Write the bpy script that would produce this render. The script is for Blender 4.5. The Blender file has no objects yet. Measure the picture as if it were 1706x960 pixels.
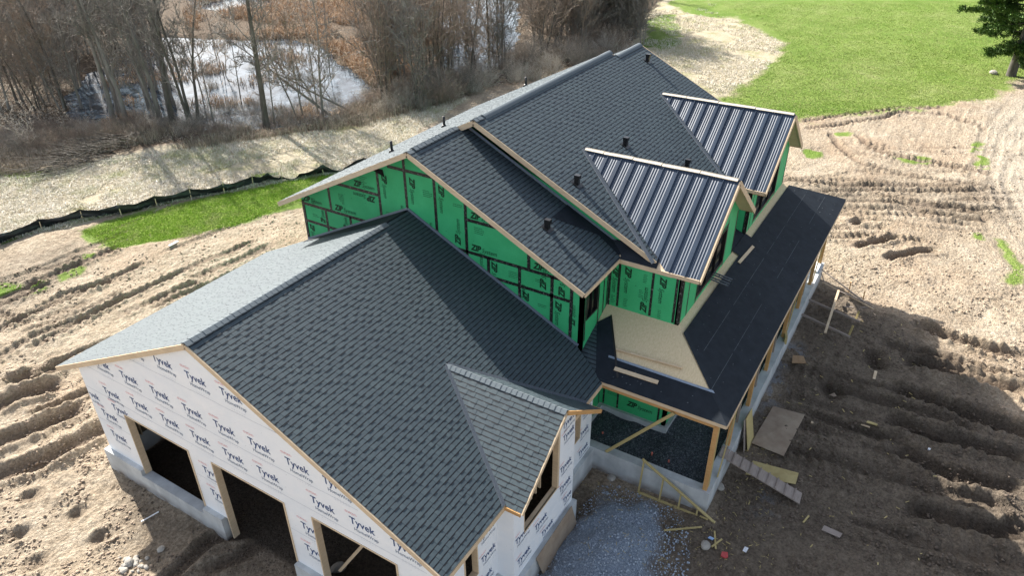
import bpy, bmesh, math, random
import numpy as np
from mathutils import Vector, Matrix
R = math.radians
random.seed(7); RNG = np.random.default_rng(11)
C = bpy.context.scene.collection
scn = bpy.context.scene

# ------------------------------------------------------------------ camera
CAM = (-8.408, -14.851, 18.47); YAW, PIT, ROL, FPX = R(31.698), R(-31.619), R(-0.465), 1219.5
fw = Vector((math.cos(YAW)*math.cos(PIT), math.sin(YAW)*math.cos(PIT), math.sin(PIT)))
rt0 = Vector((math.sin(YAW), -math.cos(YAW), 0)); up0 = rt0.cross(fw)
rt = rt0*math.cos(ROL)+up0*math.sin(ROL); up = up0*math.cos(ROL)-rt0*math.sin(ROL)
cd = bpy.data.cameras.new('camera'); cam = bpy.data.objects.new('camera', cd); C.objects.link(cam)
M = Matrix((rt, up, -fw)).transposed().to_4x4(); M.translation = Vector(CAM); cam.matrix_world = M
cd.sensor_width = 36; cd.lens = FPX/1706*36; cd.clip_end = 3000; cd.clip_start = .1
scn.camera = cam
# ------------------------------------------------------------------ light
SUN = Vector((1, 2.8, 2.05)).normalized()
elev = math.asin(SUN.z)
w = bpy.data.worlds.new('World'); scn.world = w; w.use_nodes = True
nt = w.node_tree; sky = nt.nodes.new('ShaderNodeTexSky'); sky.sky_type = 'NISHITA'; sky.sun_disc = False
sky.sun_elevation = elev; sky.sun_rotation = math.atan2(SUN.x, SUN.y); sky.air_density = 1.0; sky.dust_density = 2.0; sky.ozone_density = 1.0
bg = nt.nodes['Background']; bg.inputs[1].default_value = .108; hs_ = nt.nodes.new('ShaderNodeHueSaturation'); hs_.inputs['Saturation'].default_value = .6; nt.links.new(sky.outputs[0], hs_.inputs['Color']); nt.links.new(hs_.outputs[0], bg.inputs[0])
sl = bpy.data.lights.new('sun', 'SUN'); sl.energy = 5.0; sl.angle = R(.5); sl.color = (1, .955, .88)
so = bpy.data.objects.new('sun', sl); C.objects.link(so); so.rotation_euler = SUN.to_track_quat('Z', 'Y').to_euler(); so.location = (0, 0, 60)
vs = scn.view_settings; vs.view_transform = 'Standard'; vs.look = 'None'; vs.gamma = 1; vs.use_curve_mapping = False
vs.exposure = 1.27
scn.cycles.max_bounces = 6

# ------------------------------------------------------------------ helpers
def P2G(u, v, z=0.0):
    """ground position seen at a place of the survey photo"""
    d = fw + rt*((u-853)/FPX) - up*((v-480)/FPX); t = (z-CAM[2])/d.z
    return (CAM[0]+d.x*t, CAM[1]+d.y*t)
def tag(o, label=None, cat=None, group=None, kind=None):
    if label: o['label'] = label
    if cat: o['category'] = cat
    if group: o['group'] = group
    if kind: o['kind'] = kind
    return o
def empty(name, label, cat, loc=(0, 0, 0), group=None, rz=0):
    o = bpy.data.objects.new(name, None); C.objects.link(o); o.location = loc; o.rotation_euler = (0, 0, rz); o.empty_display_size = .3
    return tag(o, label, cat, group)
class MB:
    def __init__(s): s.v = []; s.f = []; s.sm = []; s.a = []
    def add(s, vs, fs, smooth=False, a=None):
        n = len(s.v); s.v += [tuple(p) for p in vs]; s.f += [tuple(i+n for i in f) for f in fs]; s.sm += [smooth]*len(fs)
        s.a += [(random.random() if a is None else a)]*len(fs); return s
    def box(s, c, d, rz=0, a=None):
        x, y, z = d[0]/2, d[1]/2, d[2]/2; cs, sn = math.cos(rz), math.sin(rz)
        vs = [(c[0]+i*x*cs-j*y*sn, c[1]+i*x*sn+j*y*cs, c[2]+k*z) for i in (-1, 1) for j in (-1, 1) for k in (-1, 1)]
        return s.add(vs, [(0, 1, 3, 2), (4, 6, 7, 5), (0, 4, 5, 1), (2, 3, 7, 6), (0, 2, 6, 4), (1, 5, 7, 3)], a=a)
    def span(s, a, b, v=None):
        return s.box([(a[i]+b[i])/2 for i in range(3)], [abs(b[i]-a[i]) for i in range(3)], a=v)
    def beam(s, p, q, w, h, upv=(0, 0, 1), a=None):
        p, q = Vector(p), Vector(q); d = (q-p).normalized(); u = Vector(upv); sd = d.cross(u)
        if sd.length < 1e-4: sd = d.cross(Vector((1, 0, 0)))
        sd.normalize(); u = sd.cross(d).normalized(); vs = []
        for e in (p, q):
            for i, j in ((-1, -1), (1, -1), (1, 1), (-1, 1)): vs.append(e+sd*i*w/2+u*j*h/2)
        return s.add(vs, [(0, 1, 2, 3), (4, 7, 6, 5), (0, 4, 5, 1), (1, 5, 6, 2), (2, 6, 7, 3), (3, 7, 4, 0)], a=a)
    def prism(s, poly, vec, a=None):
        n = len(poly); v = Vector(vec); vs = [Vector(p) for p in poly]; vs += [p+v for p in vs]
        return s.add(vs, [tuple(range(n)), tuple(range(2*n-1, n-1, -1))]+[(i, (i+1) % n+0, (i+1) % n+n, i+n) for i in range(n)], a=a)
    def tube(s, pts, rs, k=6, smooth=True, cap=True):
        pts = [Vector(p) for p in pts]; n0 = len(s.v); rings = []
        for i, p in enumerate(pts):
            d = (pts[min(i+1, len(pts)-1)]-pts[max(i-1, 0)]).normalized()
            a = d.cross(Vector((.3, .9, .1))); a = a.normalized() if a.length > 1e-3 else Vector((1, 0, 0)); b = d.cross(a)
            rings.append([p+(a*math.cos(2*math.pi*j/k)+b*math.sin(2*math.pi*j/k))*rs[i] for j in range(k)])
        vs = [q for r_ in rings for q in r_]; fs = []
        for i in range(len(pts)-1):
            for j in range(k): fs.append((i*k+j, i*k+(j+1) % k, (i+1)*k+(j+1) % k, (i+1)*k+j))
        if cap: fs += [tuple(range(k-1, -1, -1)), tuple((len(pts)-1)*k+j for j in range(k))]
        return s.add(vs, fs, smooth)
    def build(s, name, mat, parent=None, cuts=(), fixn=True, shade=False):
        me = bpy.data.meshes.new(name); off = Vector((0, 0, 0))
        if parent is not None and not parent.get('_local'):
            p = parent
            while p is not None: off += p.location; p = p.parent
        v = [(a-off.x, b-off.y, c-off.z) for a, b, c in s.v] if off.length else s.v
        me.from_pydata(v, [], s.f)
        me.polygons.foreach_set('use_smooth', s.sm)
        if shade:
            at = me.attributes.new('var', 'FLOAT', 'FACE'); at.data.foreach_set('value', s.a)
        if fixn or cuts:
            bm = bmesh.new(); bm.from_mesh(me)
            for co, no in cuts:
                bmesh.ops.bisect_plane(bm, geom=bm.verts[:]+bm.edges[:]+bm.faces[:], plane_co=Vector(co)-off, plane_no=no, clear_outer=True)
            if fixn: bmesh.ops.recalc_face_normals(bm, faces=bm.faces)
            bm.to_mesh(me); bm.free()
        me.materials.append(mat); me.update()
        o = bpy.data.objects.new(name, me); C.objects.link(o)
        if parent is not None: o.parent = parent
        return o
def raw(name, V, F, mat, parent=None, smooth=False, attrs=None):
    me = bpy.data.meshes.new(name); V = np.asarray(V, np.float32); F = np.asarray(F, np.int32); k = F.shape[1]
    me.vertices.add(len(V)); me.vertices.foreach_set('co', V.ravel())
    me.loops.add(F.size); me.loops.foreach_set('vertex_index', F.ravel())
    me.polygons.add(len(F)); me.polygons.foreach_set('loop_start', np.arange(len(F), dtype=np.int32)*k)
    if smooth: me.polygons.foreach_set('use_smooth', np.ones(len(F), bool))
    for n, (dom, a) in (attrs or {}).items():
        t = me.attributes.new(n, 'FLOAT', dom); t.data.foreach_set('value', np.asarray(a, np.float32))
    me.update(calc_edges=True); me.materials.append(mat)
    o = bpy.data.objects.new(name, me); C.objects.link(o)
    if parent is not None: o.parent = parent
    return o
def copy_tree(o, parent=None):
    c = o.copy(); C.objects.link(c); c.parent = parent
    for ch in list(o.children): copy_tree(ch, c)
    return c

# ------------------------------------------------------------------ materials
class NT:
    def __init__(s, name, rough=.8, spec=.3, metal=0):
        s.m = bpy.data.materials.new(name); s.m.use_nodes = True; s.t = s.m.node_tree; s.b = s.t.nodes['Principled BSDF']
        s.b.inputs['Roughness'].default_value = rough; s.b.inputs['Specular IOR Level'].default_value = spec; s.b.inputs['Metallic'].default_value = metal
    def n(s, typ, **k):
        x = s.t.nodes.new('ShaderNode'+typ)
        for a, b in k.items(): setattr(x, a, b)
        return x
    def l(s, a, b): s.t.links.new(a, b)
    def co(s, scale=(1, 1, 1), rot=(0, 0, 0)):
        t = s.n('TexCoord'); m = s.n('Mapping'); m.inputs['Scale'].default_value = scale; m.inputs['Rotation'].default_value = rot
        s.l(t.outputs['Object'], m.inputs[0]); return m.outputs[0]
    def noise(s, sc, det=4, ro=.6, vec=None, dist=0):
        x = s.n('TexNoise'); x.inputs['Scale'].default_value = sc; x.inputs['Detail'].default_value = det; x.inputs['Roughness'].default_value = ro; x.inputs['Distortion'].default_value = dist
        s.l(vec if vec is not None else s.co(), x.inputs['Vector']); return x.outputs['Fac']
    def ramp(s, fac, stops):
        x = s.n('ValToRGB'); e = x.color_ramp.elements
        while len(e) > 1: e.remove(e[-1])
        e[0].position = stops[0][0]; e[0].color = (*stops[0][1], 1)
        for p, c in stops[1:]:
            q = e.new(p); q.color = (*c, 1)
        s.l(fac, x.inputs[0]); return x.outputs[0]
    def fr(s, fac, a, b, lo=0, hi=1):
        x = s.n('MapRange'); x.inputs[1].default_value = a; x.inputs[2].default_value = b; x.inputs[3].default_value = lo; x.inputs[4].default_value = hi; s.l(fac, x.inputs[0]); return x.outputs[0]
    def mix(s, f, a, b, mode='MIX'):
        x = s.n('MixRGB', blend_type=mode)
        for i, q in ((0, f), (1, a), (2, b)):
            if isinstance(q, (int, float)): x.inputs[i].default_value = q
            elif isinstance(q, tuple): x.inputs[i].default_value = (*q, 1)
            else: s.l(q, x.inputs[i])
        return x.outputs[0]
    def math(s, op, a, b=0):
        x = s.n('Math', operation=op)
        for i, q in ((0, a), (1, b)):
            if isinstance(q, (int, float)): x.inputs[i].default_value = q
            else: s.l(q, x.inputs[i])
        return x.outputs[0]
    def attr(s, name): x = s.n('Attribute', attribute_name=name); return x.outputs['Fac']
    def col(s, c):
        if isinstance(c, tuple): s.b.inputs['Base Color'].default_value = (*c, 1)
        else: s.l(c, s.b.inputs['Base Color'])
    def bump(s, h, st=.3, d=.02):
        x = s.n('Bump'); x.inputs['Strength'].default_value = st; x.inputs['Distance'].default_value = d; s.l(h, x.inputs['Height']); s.l(x.outputs[0], s.b.inputs['Normal'])
def simple(name, a, b, sc=6, rough=.8, bump=.2, dist=.01, stretch=(1, 1, 1), spec=.3, metal=0, lo=.3, hi=.7):
    m = NT(name, rough, spec, metal); f = m.noise(sc, 5, .65, m.co(stretch)); m.col(m.ramp(f, [(lo, a), (hi, b)]))
    if bump: m.bump(f, bump, dist)
    return m.m
def mk_shingle():
    m = NT('asphalt_shingle', .68, .44); v = m.attr('var'); g = m.noise(160, 2, .7); L = m.noise(.7, 3, .5); s5 = m.noise(9, 3, .6)
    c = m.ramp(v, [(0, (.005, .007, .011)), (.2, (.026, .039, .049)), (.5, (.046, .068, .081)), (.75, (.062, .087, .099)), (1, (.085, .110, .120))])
    c = m.mix(.5, c, m.ramp(g, [(.3, (.5, .5, .5)), (.7, (1.35, 1.35, 1.35))]), 'MULTIPLY'); c = m.mix(.5, c, m.ramp(s5, [(.35, (.78, .8, .85)), (.65, (1.15, 1.15, 1.1))]), 'MULTIPLY')
    c = m.mix(.5, c, m.ramp(L, [(.3, (.80, .82, .88)), (.7, (1.15, 1.15, 1.1))]), 'MULTIPLY')
    m.col(c); m.bump(g, .3, .003); return m.m
SH = mk_shingle()
CAPM = simple('ridge_cap_shingle', (.085, .105, .12), (.16, .185, .2), 90, .88, .3, .003)
VALM = simple('valley_flashing', (.05, .06, .075), (.10, .118, .14), 30, .7, .2, .004)
def mk_under():
    m = NT('roofing_underlayment', .72, .22); f = m.noise(3, 5, .6); m.col(m.ramp(f, [(.3, (.009, .013, .019)), (.7, (.018, .024, .033))]))
    m.bump(m.noise(1.6, 4, .6, m.co((1, .35, 1))), .4, .03); return m.m
UND = mk_under()
CHALK = simple('chalk_line', (.05, .058, .068), (.13, .145, .16), 5, .9, 0)
def mk_wood(name, a, b, sc=3, st=(1, 1, 14)):
    m = NT(name, .75, .25); f = m.noise(sc, 5, .7, m.co(st), .6); k = m.noise(1.3, 2)
    m.col(m.mix(m.fr(k, .35, .65, 0, .45), m.ramp(f, [(.3, a), (.7, b)]), m.ramp(f, [(.3, tuple(x*.72 for x in a)), (.7, tuple(x*.8 for x in b))]))); m.bump(f, .15, .003); return m.m
LUM = mk_wood('raw_spruce_lumber', (.56, .42, .27), (.72, .58, .41))
LUM3 = mk_wood('bleached_lumber', (.66, .58, .45), (.80, .73, .62))  # paler lumber copy, sunlight put into its colour
LUM2 = mk_wood('treated_lumber', (.42, .33, .14), (.55, .45, .22))
ORG = mk_wood('fir_post_lumber', (.50, .27, .10), (.62, .37, .16))
GRY = mk_wood('weathered_lumber', (.26, .215, .185), (.38, .32, .28))
OSB = simple('roof_sheathing_board', (.58, .455, .27), (.74, .60, .39), 11, .8, .15, .003, (1, 2.2, 1))
PLY = simple('muddy_plywood', (.25, .185, .135), (.37, .30, .225), 2.2, .85, .2, .004)
CON = None
def mk_conc():
    m = NT('poured_concrete', .9, .2); f = m.noise(1.3, 6, .65); g = m.noise(14, 4)
    st = m.noise(2.4, 3, .5, m.co((1, 1, .12)))
    z = m.n('SeparateXYZ'); t = m.n('TexCoord'); m.l(t.outputs['Object'], z.inputs[0])
    c = m.ramp(f, [(.3, (.43, .45, .46)), (.7, (.60, .62, .62))]); c = m.mix(.35, c, m.ramp(st, [(.35, (.55, .55, .55)), (.65, (1.1, 1.1, 1.1))]), 'MULTIPLY')
    c = m.mix(m.math('MULTIPLY', m.fr(z.outputs[2], .35, .02, 0, 1), m.fr(f, .35, .6)), c, (.17, .13, .10))
    w_ = m.n('TexWave'); w_.inputs['Scale'].default_value = .26; m.l(m.co((1, 1, 0)), w_.inputs['Vector'])
    m.col(c); m.bump(m.math('ADD', f, m.math('MULTIPLY', g, .4)), .25, .01); return m.m
CON = mk_conc()
def mk_zip():
    m = NT('green_wall_sheathing', .6, .3); f = m.noise(1.1, 4); g = m.noise(45, 3)
    c = m.ramp(f, [(.3, (.040, .40, .155)), (.7, (.06, .485, .205))]); c = m.mix(.25, c, m.ramp(g, [(.3, (.7, .7, .7)), (.7, (1.2, 1.2, 1.2))]), 'MULTIPLY')
    v = m.n('TexVoronoi'); v.inputs['Scale'].default_value = 3.2; m.l(m.co(), v.inputs['Vector'])
    c = m.mix(m.math('LESS_THAN', v.outputs['Distance'], .045), c, (.012, .07, .035)); m.col(c); m.bump(g, .1, .002); return m.m
ZIP = mk_zip()
def mk_tape():
    m = NT('black_seam_tape', .45, .5); f = m.noise(22, 2, .5, m.co((1, 1, 1)), 1.2); m.col(m.ramp(f, [(.60, (.008, .009, .009)), (.66, (.24, .25, .24))])); return m.m
TAPE = mk_tape()
def mk_wrap():
    m = NT('white_house_wrap', .5, .3); f = m.noise(1.5, 5, .6, m.co((1, .6, 1))); g = m.noise(6, 4, .6, None, 1.0)
    c = m.ramp(f, [(.3, (.80, .84, .88)), (.7, (.88, .90, .92))])
    d = m.n('TexVoronoi'); d.inputs['Scale'].default_value = 4.5; m.l(m.co(), d.inputs['Vector'])
    c = m.mix(m.math('LESS_THAN', d.outputs['Distance'], .05), c, (.42, .43, .45)); m.col(c); m.bump(m.math('ADD', f, m.math('MULTIPLY', g, .5)), .7, .03); return m.m
WRAP = mk_wrap()
def flat(name, c, rough=.6, spec=.3, metal=0):
    m = NT(name, rough, spec, metal); f = m.noise(12, 3); m.col(m.ramp(f, [(.3, tuple(x*.85 for x in c)), (.7, tuple(min(1, x*1.1) for x in c))])); return m.m
INKB = flat('blue_ink', (.02, .06, .19)); INKG = flat('grey_ink', (.10, .15, .25)); INKR = flat('red_ink', (.72, .22, .24)); INKK = flat('black_ink', (.010, .045, .022))
BLK = flat('black_plastic', (.012, .012, .013), .35, .5); DARK = flat('dark_void', (.006, .006, .006), .9); STEEL = flat('steel_bracket', (.10, .12, .14), .4, .5, .6)
WHT = flat('white_plastic', (.75, .77, .8), .4); PINK = flat('pink_marking_paint', (.8, .22, .16)); REDP = flat('red_scrap', (.5, .08, .08)); BLUP = flat('pale_blue_scrap', (.35, .5, .75))
METR = NT('dark_metal_roofing', .5, .28, .0); METR.col(METR.ramp(METR.noise(1.5, 4, .6, METR.co((.3, 1.6, .3))), [(.3, (.020, .034, .060)), (.7, (.038, .060, .095))])); METR = METR.m
RIBM = flat('rib_film', (.62, .64, .68), .35, .5)
FLASH = flat('grey_drip_edge', (.22, .27, .34), .35, .5, .3)
BOUND = simple('interior_dirt', (.03, .026, .022), (.07, .06, .05), 3, .95, .5, .03)
def mk_gravel(name, a, b, sc=26):
    m = NT(name, .9, .3); v = m.n('TexVoronoi'); v.inputs['Scale'].default_value = sc; m.l(m.co(), v.inputs['Vector']); s_ = m.n('SeparateXYZ'); m.l(v.outputs['Color'], s_.inputs[0])
    m.col(m.ramp(s_.outputs[0], [(0, a), (.8, b), (1, tuple(min(1, x*1.9) for x in b))])); m.bump(v.outputs['Distance'], 1, .05); return m.m
GRV = mk_gravel('dark_gravel', (.035, .042, .052), (.11, .125, .145))
PILE = mk_gravel('blue_grey_stone_dust', (.14, .17, .21), (.30, .35, .42), 40)
# ------------------------------------------------------------------ ground
def hsh(i, j, s): 
    h = (i*374761393+j*668265263+s*974634777) & 0x7fffffff; h = ((h ^ (h >> 13))*1274126177) & 0x7fffffff; return ((h ^ (h >> 16)) & 0xffff)/65535.
def vnoise(x, y, s=0):
    i = np.floor(x).astype(np.int64); j = np.floor(y).astype(np.int64); u = x-i; v = y-j; u = u*u*(3-2*u); v = v*v*(3-2*v)
    return (hsh(i, j, s)*(1-u)+hsh(i+1, j, s)*u)*(1-v)+(hsh(i, j+1, s)*(1-u)+hsh(i+1, j+1, s)*u)*v
def fbm(x, y, s=0, o=4, g=.5):
    r_ = 0; a = 1; t = 0
    for k in range(o): r_ = r_+a*vnoise(x*2**k+k*17.3, y*2**k-k*9.1, s+k); t += a; a *= g
    return r_/t-.5
def grow(a, b, d0, g, mx):
    r_ = [a]; d = d0
    while r_[-1] < b: r_.append(r_[-1]+d); d = min(d*g, mx)
    return r_
gx = np.array([-x for x in grow(8, 420, .4, 1.25, 60)][::-1][:-1]+list(np.arange(-8, 28, .08))+grow(28, 120, .09, 1.012, .8)+grow(121, 700, 2, 1.3, 60))
gy = np.array([-x for x in grow(22, 420, .12, 1.12, 60)][::-1][:-1]+list(np.arange(-22, 28, .085))+grow(28, 100, .11, 1.015, .8)+grow(101, 700, 2, 1.3, 60))
X, Y = np.meshgrid(gx, gy, indexing='ij'); X = X.ravel(); Y = Y.ravel()
def inpoly(x, y, poly):
    r_ = np.zeros(x.shape, bool); n = len(poly)
    for i in range(n):
        x1, y1 = poly[i]; x2, y2 = poly[(i+1) % n]
        c = ((y1 > y) != (y2 > y)) & (x < (x2-x1)*(y-y1)/((y2-y1) if abs(y2-y1) > 1e-9 else 1e-9)+x1); r_ ^= c
    return r_
def region(pix, soft=.5, warp=.8, world=False, x=None, y=None):
    x = X if x is None else x; y = Y if y is None else y
    poly = pix if world else [P2G(*p) for p in pix]; r_ = np.zeros(x.shape, np.float32)
    px = [p[0] for p in poly]; py = [p[1] for p in poly]; m = (x > min(px)-3) & (x < max(px)+3) & (y > min(py)-3) & (y < max(py)+3)
    xs = x[m]; ys = y[m]; acc = np.zeros(xs.shape, np.float32)
    wx = fbm(xs*.7, ys*.7, 5, 5)*warp*3; wy = fbm(xs*.7, ys*.7, 45, 5)*warp*3
    for k in range(9):
        a = k*2.39996; q = soft*math.sqrt(k/9.); acc += inpoly(xs+wx+q*math.cos(a), ys+wy+q*math.sin(a), poly)
    r_[m] = acc/9; return r_
grass = np.zeros(X.shape, np.float32); straw = grass.copy(); litter = grass.copy(); wet = grass.copy(); pale = grass.copy()
for pg, so_, wp in [
    ([(1195, 168), (1240, 141), (1280, 111), (1312, 74), (1290, 60), (1240, 38), (1190, 10), (1150, -30), (1300, -90), (2600, -90), (2300, 130), (1706, 128), (1650, 166), (1600, 176), (1500, 186), (1400, 194), (1330, 203), (1200, 175)], 1.4, .9),
    ([(1070, 75), (1080, 30), (1120, 20), (1140, 60), (1110, 85)], 1, .8),
    ([(1110, 0), (1260, -5), (1290, 15), (1200, 30), (1140, 20)], 1, .8),
    ([(132, 385), (200, 362), (300, 340), (470, 303), (600, 278), (560, 330), (440, 360), (400, 372), (300, 398), (200, 416), (150, 412)], .35, .35),
    ([(0, 478), (70, 468), (75, 484), (40, 497), (0, 502), (-60, 500)], .3, .4), ([(85, 462), (100, 450), (150, 443), (140, 458), (95, 470)], .25, .3), ([(140, 425), (175, 420), (180, 430), (145, 432)], .2, .2),
    ([(0, 398), (60, 376), (140, 360), (200, 350), (200, 356), (140, 366), (60, 385), (0, 405)], .3, .3), ([(200, 353), (330, 322), (330, 328), (200, 358)], .25, .2),
    ([(-80, 290), (60, 283), (100, 285), (60, 300), (0, 318), (-80, 330)], .8, .7), ([(150, 270), (230, 255), (240, 262), (160, 280)], .6, .6), ([(420, 290), (470, 285), (460, 300), (425, 303)], .4, .4),
    ([(1622, 240), (1640, 235), (1645, 285), (1625, 282)], .4, .4), ([(1655, 395), (1680, 400), (1700, 440), (1706, 475), (1685, 476), (1675, 430)], .35, .4), ([(1625, 388), (1640, 388), (1638, 398), (1625, 398)], .2, .2),
    ([(1385, 222), (1420, 220), (1420, 228), (1390, 230)], .3, .3), ([(1480, 260), (1550, 262), (1560, 276), (1490, 270)], .4, .4), ([(1340, 250), (1370, 250), (1370, 262), (1340, 262)], .3, .3)]:
    grass = np.maximum(grass, region(pg, so_, wp))
for pg, so_, wp in [
    ([(1045, 90), (1070, 30), (1120, -20), (1200, 0), (1250, 45), (1312, 73), (1280, 112), (1195, 166)], .8, .7),
    ([(-200, 330), (0, 285), (100, 280), (250, 250), (600, 210), (700, 178), (790, 160), (600, 285), (470, 302), (200, 357), (0, 407), (-200, 450)], .4, .5),
    ([(1530, 108), (1580, 104), (1650, 118), (1645, 134), (1550, 134)], .7, .35)]:
    straw = np.maximum(straw, region(pg, so_, wp))
litter = np.maximum(litter, region([(-400, 320), (-100, 300), (60, 265), (250, 248), (600, 212), (700, 180), (1045, 80), (1080, 30), (1180, -80), (900, -160), (300, -200), (-500, -150)], 1, .8))
wet = np.maximum(wet, region([(850, 1050), (900, 780), (1165, 850), (1345, 455), (1480, 525), (1560, 555), (1590, 640), (1706, 720), (1900, 860), (1900, 1100)], 1.3, 1.0))  # damp soil outlined by the house shadow, its shade painted in
wet = np.maximum(wet, .7*region([(190, 775), (380, 860), (520, 950), (600, 1100), (230, 1000), (215, 850)], .7, .6))  # garage shadow on the ground, also painted into the soil tone
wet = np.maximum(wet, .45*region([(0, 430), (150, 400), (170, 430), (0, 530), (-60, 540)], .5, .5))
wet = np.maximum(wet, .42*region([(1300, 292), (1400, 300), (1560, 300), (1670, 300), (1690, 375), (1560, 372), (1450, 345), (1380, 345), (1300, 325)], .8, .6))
pale = np.maximum(pale, region([(1706, 150), (1650, 190), (1630, 260), (1640, 330), (1690, 380), (1790, 480), (2200, 300), (1900, 140)], 1.2, .8))
# wheel ruts of the machines, measured off the photo
RUTS = []
def rut(px, w, d, tread=0, soft=0): RUTS.append(([P2G(*p) for p in px], w, d, tread))
for p in [[(1480, 647), (1530, 660), (1603, 688), (1703, 720), (1800, 745)], [(1470, 695), (1553, 727), (1640, 745), (1720, 765)], [(1479, 738), (1540, 770), (1591, 797), (1720, 822)], [(1500, 845), (1590, 868), (1660, 890), (1730, 885)],
          [(1520, 538), (1570, 560), (1640, 582), (1720, 602)], [(1500, 600), (1590, 618), (1720, 660)]]: rut(p, .75, .36, 1)
for p in [[(1407, 333), (1520, 342), (1680, 353)], [(1360, 320), (1453, 317), (1553, 320), (1670, 317)], [(1453, 327), (1603, 347), (1655, 372)], [(1300, 300), (1400, 310), (1500, 309), (1600, 312)], [(1390, 345), (1500, 352), (1600, 362)]]: rut(p, .5, .17, 1)
for p in [[(1333, 203), (1420, 190), (1503, 180), (1580, 179)], [(1383, 220), (1393, 240), (1433, 273), (1520, 293), (1587, 303), (1663, 317)], [(1427, 223), (1440, 240), (1487, 260), (1553, 270), (1620, 283), (1657, 297)], [(1340, 215), (1450, 200), (1503, 187), (1570, 190), (1620, 207), (1647, 220)]]: rut(p, .5, .19, 1)
for p in [[(1720, 165), (1668, 225), (1650, 300), (1676, 370), (1740, 440)], [(1740, 190), (1690, 245), (1672, 305), (1700, 370), (1760, 430)], [(1700, 150), (1640, 215), (1618, 290), (1640, 370), (1690, 450)], [(1330, 300), (1450, 285), (1560, 300), (1650, 340)], [(1310, 330), (1420, 360), (1540, 380), (1660, 385)]]: rut(p, .42, .075 if p[0][0] < 1400 else .035, 1)
for p in [[(1417, 374), (1447, 365)], [(1423, 411), (1500, 393)], [(1473, 433), (1520, 421), (1567, 415)], [(1577, 360), (1647, 371)], [(1460, 380), (1480, 378)]]: rut(p, .55, .32, 0)
for p in [[(-60, 575), (0, 549), (106, 489), (198, 464)], [(40, 590), (96, 556), (159, 517), (227, 486)], [(0, 540), (46, 525), (142, 482), (248, 435)], [(-40, 620), (60, 560), (180, 510), (330, 440), (430, 400)], [(60, 455), (142, 428)], [(-60, 500), (50, 540)]]: rut(p, .45, .14, 1)
for p in [[(-60, 815), (0, 790), (75, 767), (178, 715), (230, 690)], [(-60, 760), (0, 737), (56, 716), (84, 703), (150, 672)], [(0, 640), (60, 630), (120, 600)], [(-50, 700), (40, 660), (110, 640)]]: rut(p, .8, .34, 0)
for p in [[(106, 868), (150, 838)], [(137, 912), (198, 877)], [(0, 900), (60, 880)], [(30, 950), (90, 925)], [(330, 960), (400, 930), (470, 880)], [(250, 1000), (350, 900), (440, 880)], [(20, 840), (80, 815)]]: rut(p, .5, .2, 0)
for k in range(52):   # fainter tracks with the same heading as the measured ones
    if k < 30: u = random.uniform(1230, 1650); v = random.uniform(560, 930); du = random.uniform(120, 300); px = [(u, v), (u+du*.5, v+du*.14), (u+du, v+du*.27)]
    else: u = random.uniform(-40, 330); v = random.uniform(430, 720)-u*.25; du = random.uniform(80, 230); px = [(u, v), (u+du*.5, v-du*.2), (u+du, v-du*.42)]
    rut(px, random.uniform(.3, .55), random.uniform(.06, .17), random.random() < .7)
for k in range(40):
    u = random.uniform(1290, 1640); v = random.uniform(235, 400); du = random.uniform(60, 200); rut([(u, v), (u+du*.5, v+random.uniform(-4, 8)), (u+du, v+random.uniform(0, 14))], random.uniform(.3, .5), random.uniform(.05, .13), 1)
dirt = np.clip(1-grass-straw-litter, 0, 1)
Z = np.zeros(X.shape)
far = np.clip((np.hypot(X-8, Y)-60)/60, 0, 1)
bil = lambda f, s_: np.abs(vnoise(X*f, Y*f, s_)-.5)*2
churn = np.clip(fbm(X*.3, Y*.3, 91, 3)*2.2+.55, .15, 1)
Z += dirt*(fbm(X*.35, Y*.35, 3, 3)*.30+fbm(X*1.4, Y*1.4, 8, 4, .6)*.13+churn*(.07*bil(2.2, 60)+.055*bil(4.1, 61)+.035*vnoise(X*6.3, Y*6.3, 62)))*(1-far)
Z += (1-dirt)*(fbm(X*.2, Y*.2, 3, 3)*.25+fbm(X*2, Y*2, 9, 3)*.05)*(1-far)
deep = np.zeros(X.shape, np.float32)
for pl, w_, d_, tr in RUTS:
    pl = np.array(pl); lo = pl.min(0)-1.6; hi = pl.max(0)+1.6; m = (X > lo[0]) & (X < hi[0]) & (Y > lo[1]) & (Y < hi[1]); xs = X[m]; ys = Y[m]
    if not m.any(): continue
    best = np.full(xs.shape, 99.); arc = np.zeros(xs.shape); L0 = 0; wob = fbm(xs*1.3, ys*1.3, 31, 4)*.3
    for a, b in zip(pl[:-1], pl[1:]):
        dx, dy = b-a; L = math.hypot(dx, dy); t = ((xs-a[0])*dx+(ys-a[1])*dy)/L/L; tc = np.clip(t, 0, 1); d = np.hypot(xs-a[0]-tc*dx, ys-a[1]-tc*dy)
        k = d < best; best[k] = d[k]; arc[k] = L0+tc[k]*L; L0 += L
    best = np.abs(best+wob*.5); prof = np.clip(1-(best/(w_*.55))**2, 0, 1)**.38; mod = .65+.7*(vnoise(arc*.8, arc*0, 3))
    edge = np.clip(np.minimum(arc, L0-arc)/.6, 0, 1); berm = np.exp(-((best-w_*.72)/(w_*.22))**2)
    h = -d_*prof*mod*edge+berm*d_*.5*(mod+fbm(xs*3, ys*3, 7, 2))*edge
    if tr: h += .06*(np.sin(arc*2*math.pi/.38+np.where(best < w_*.1, 1.5, 0)) > 0)*prof*edge*min(1, d_*9)*(.4+vnoise(xs*1.2, ys*1.2, 5)); h += .05*np.sin(arc*2*math.pi/.38)*berm*edge*min(1, d_*6)
    Z[m] += h; deep[m] = np.maximum(deep[m], prof*edge*min(1, d_*4.5))
    k = prof*edge; grass[m] *= (1-np.clip(k*1.5, 0, 1)*(.9 if d_ > .05 else 0))
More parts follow.
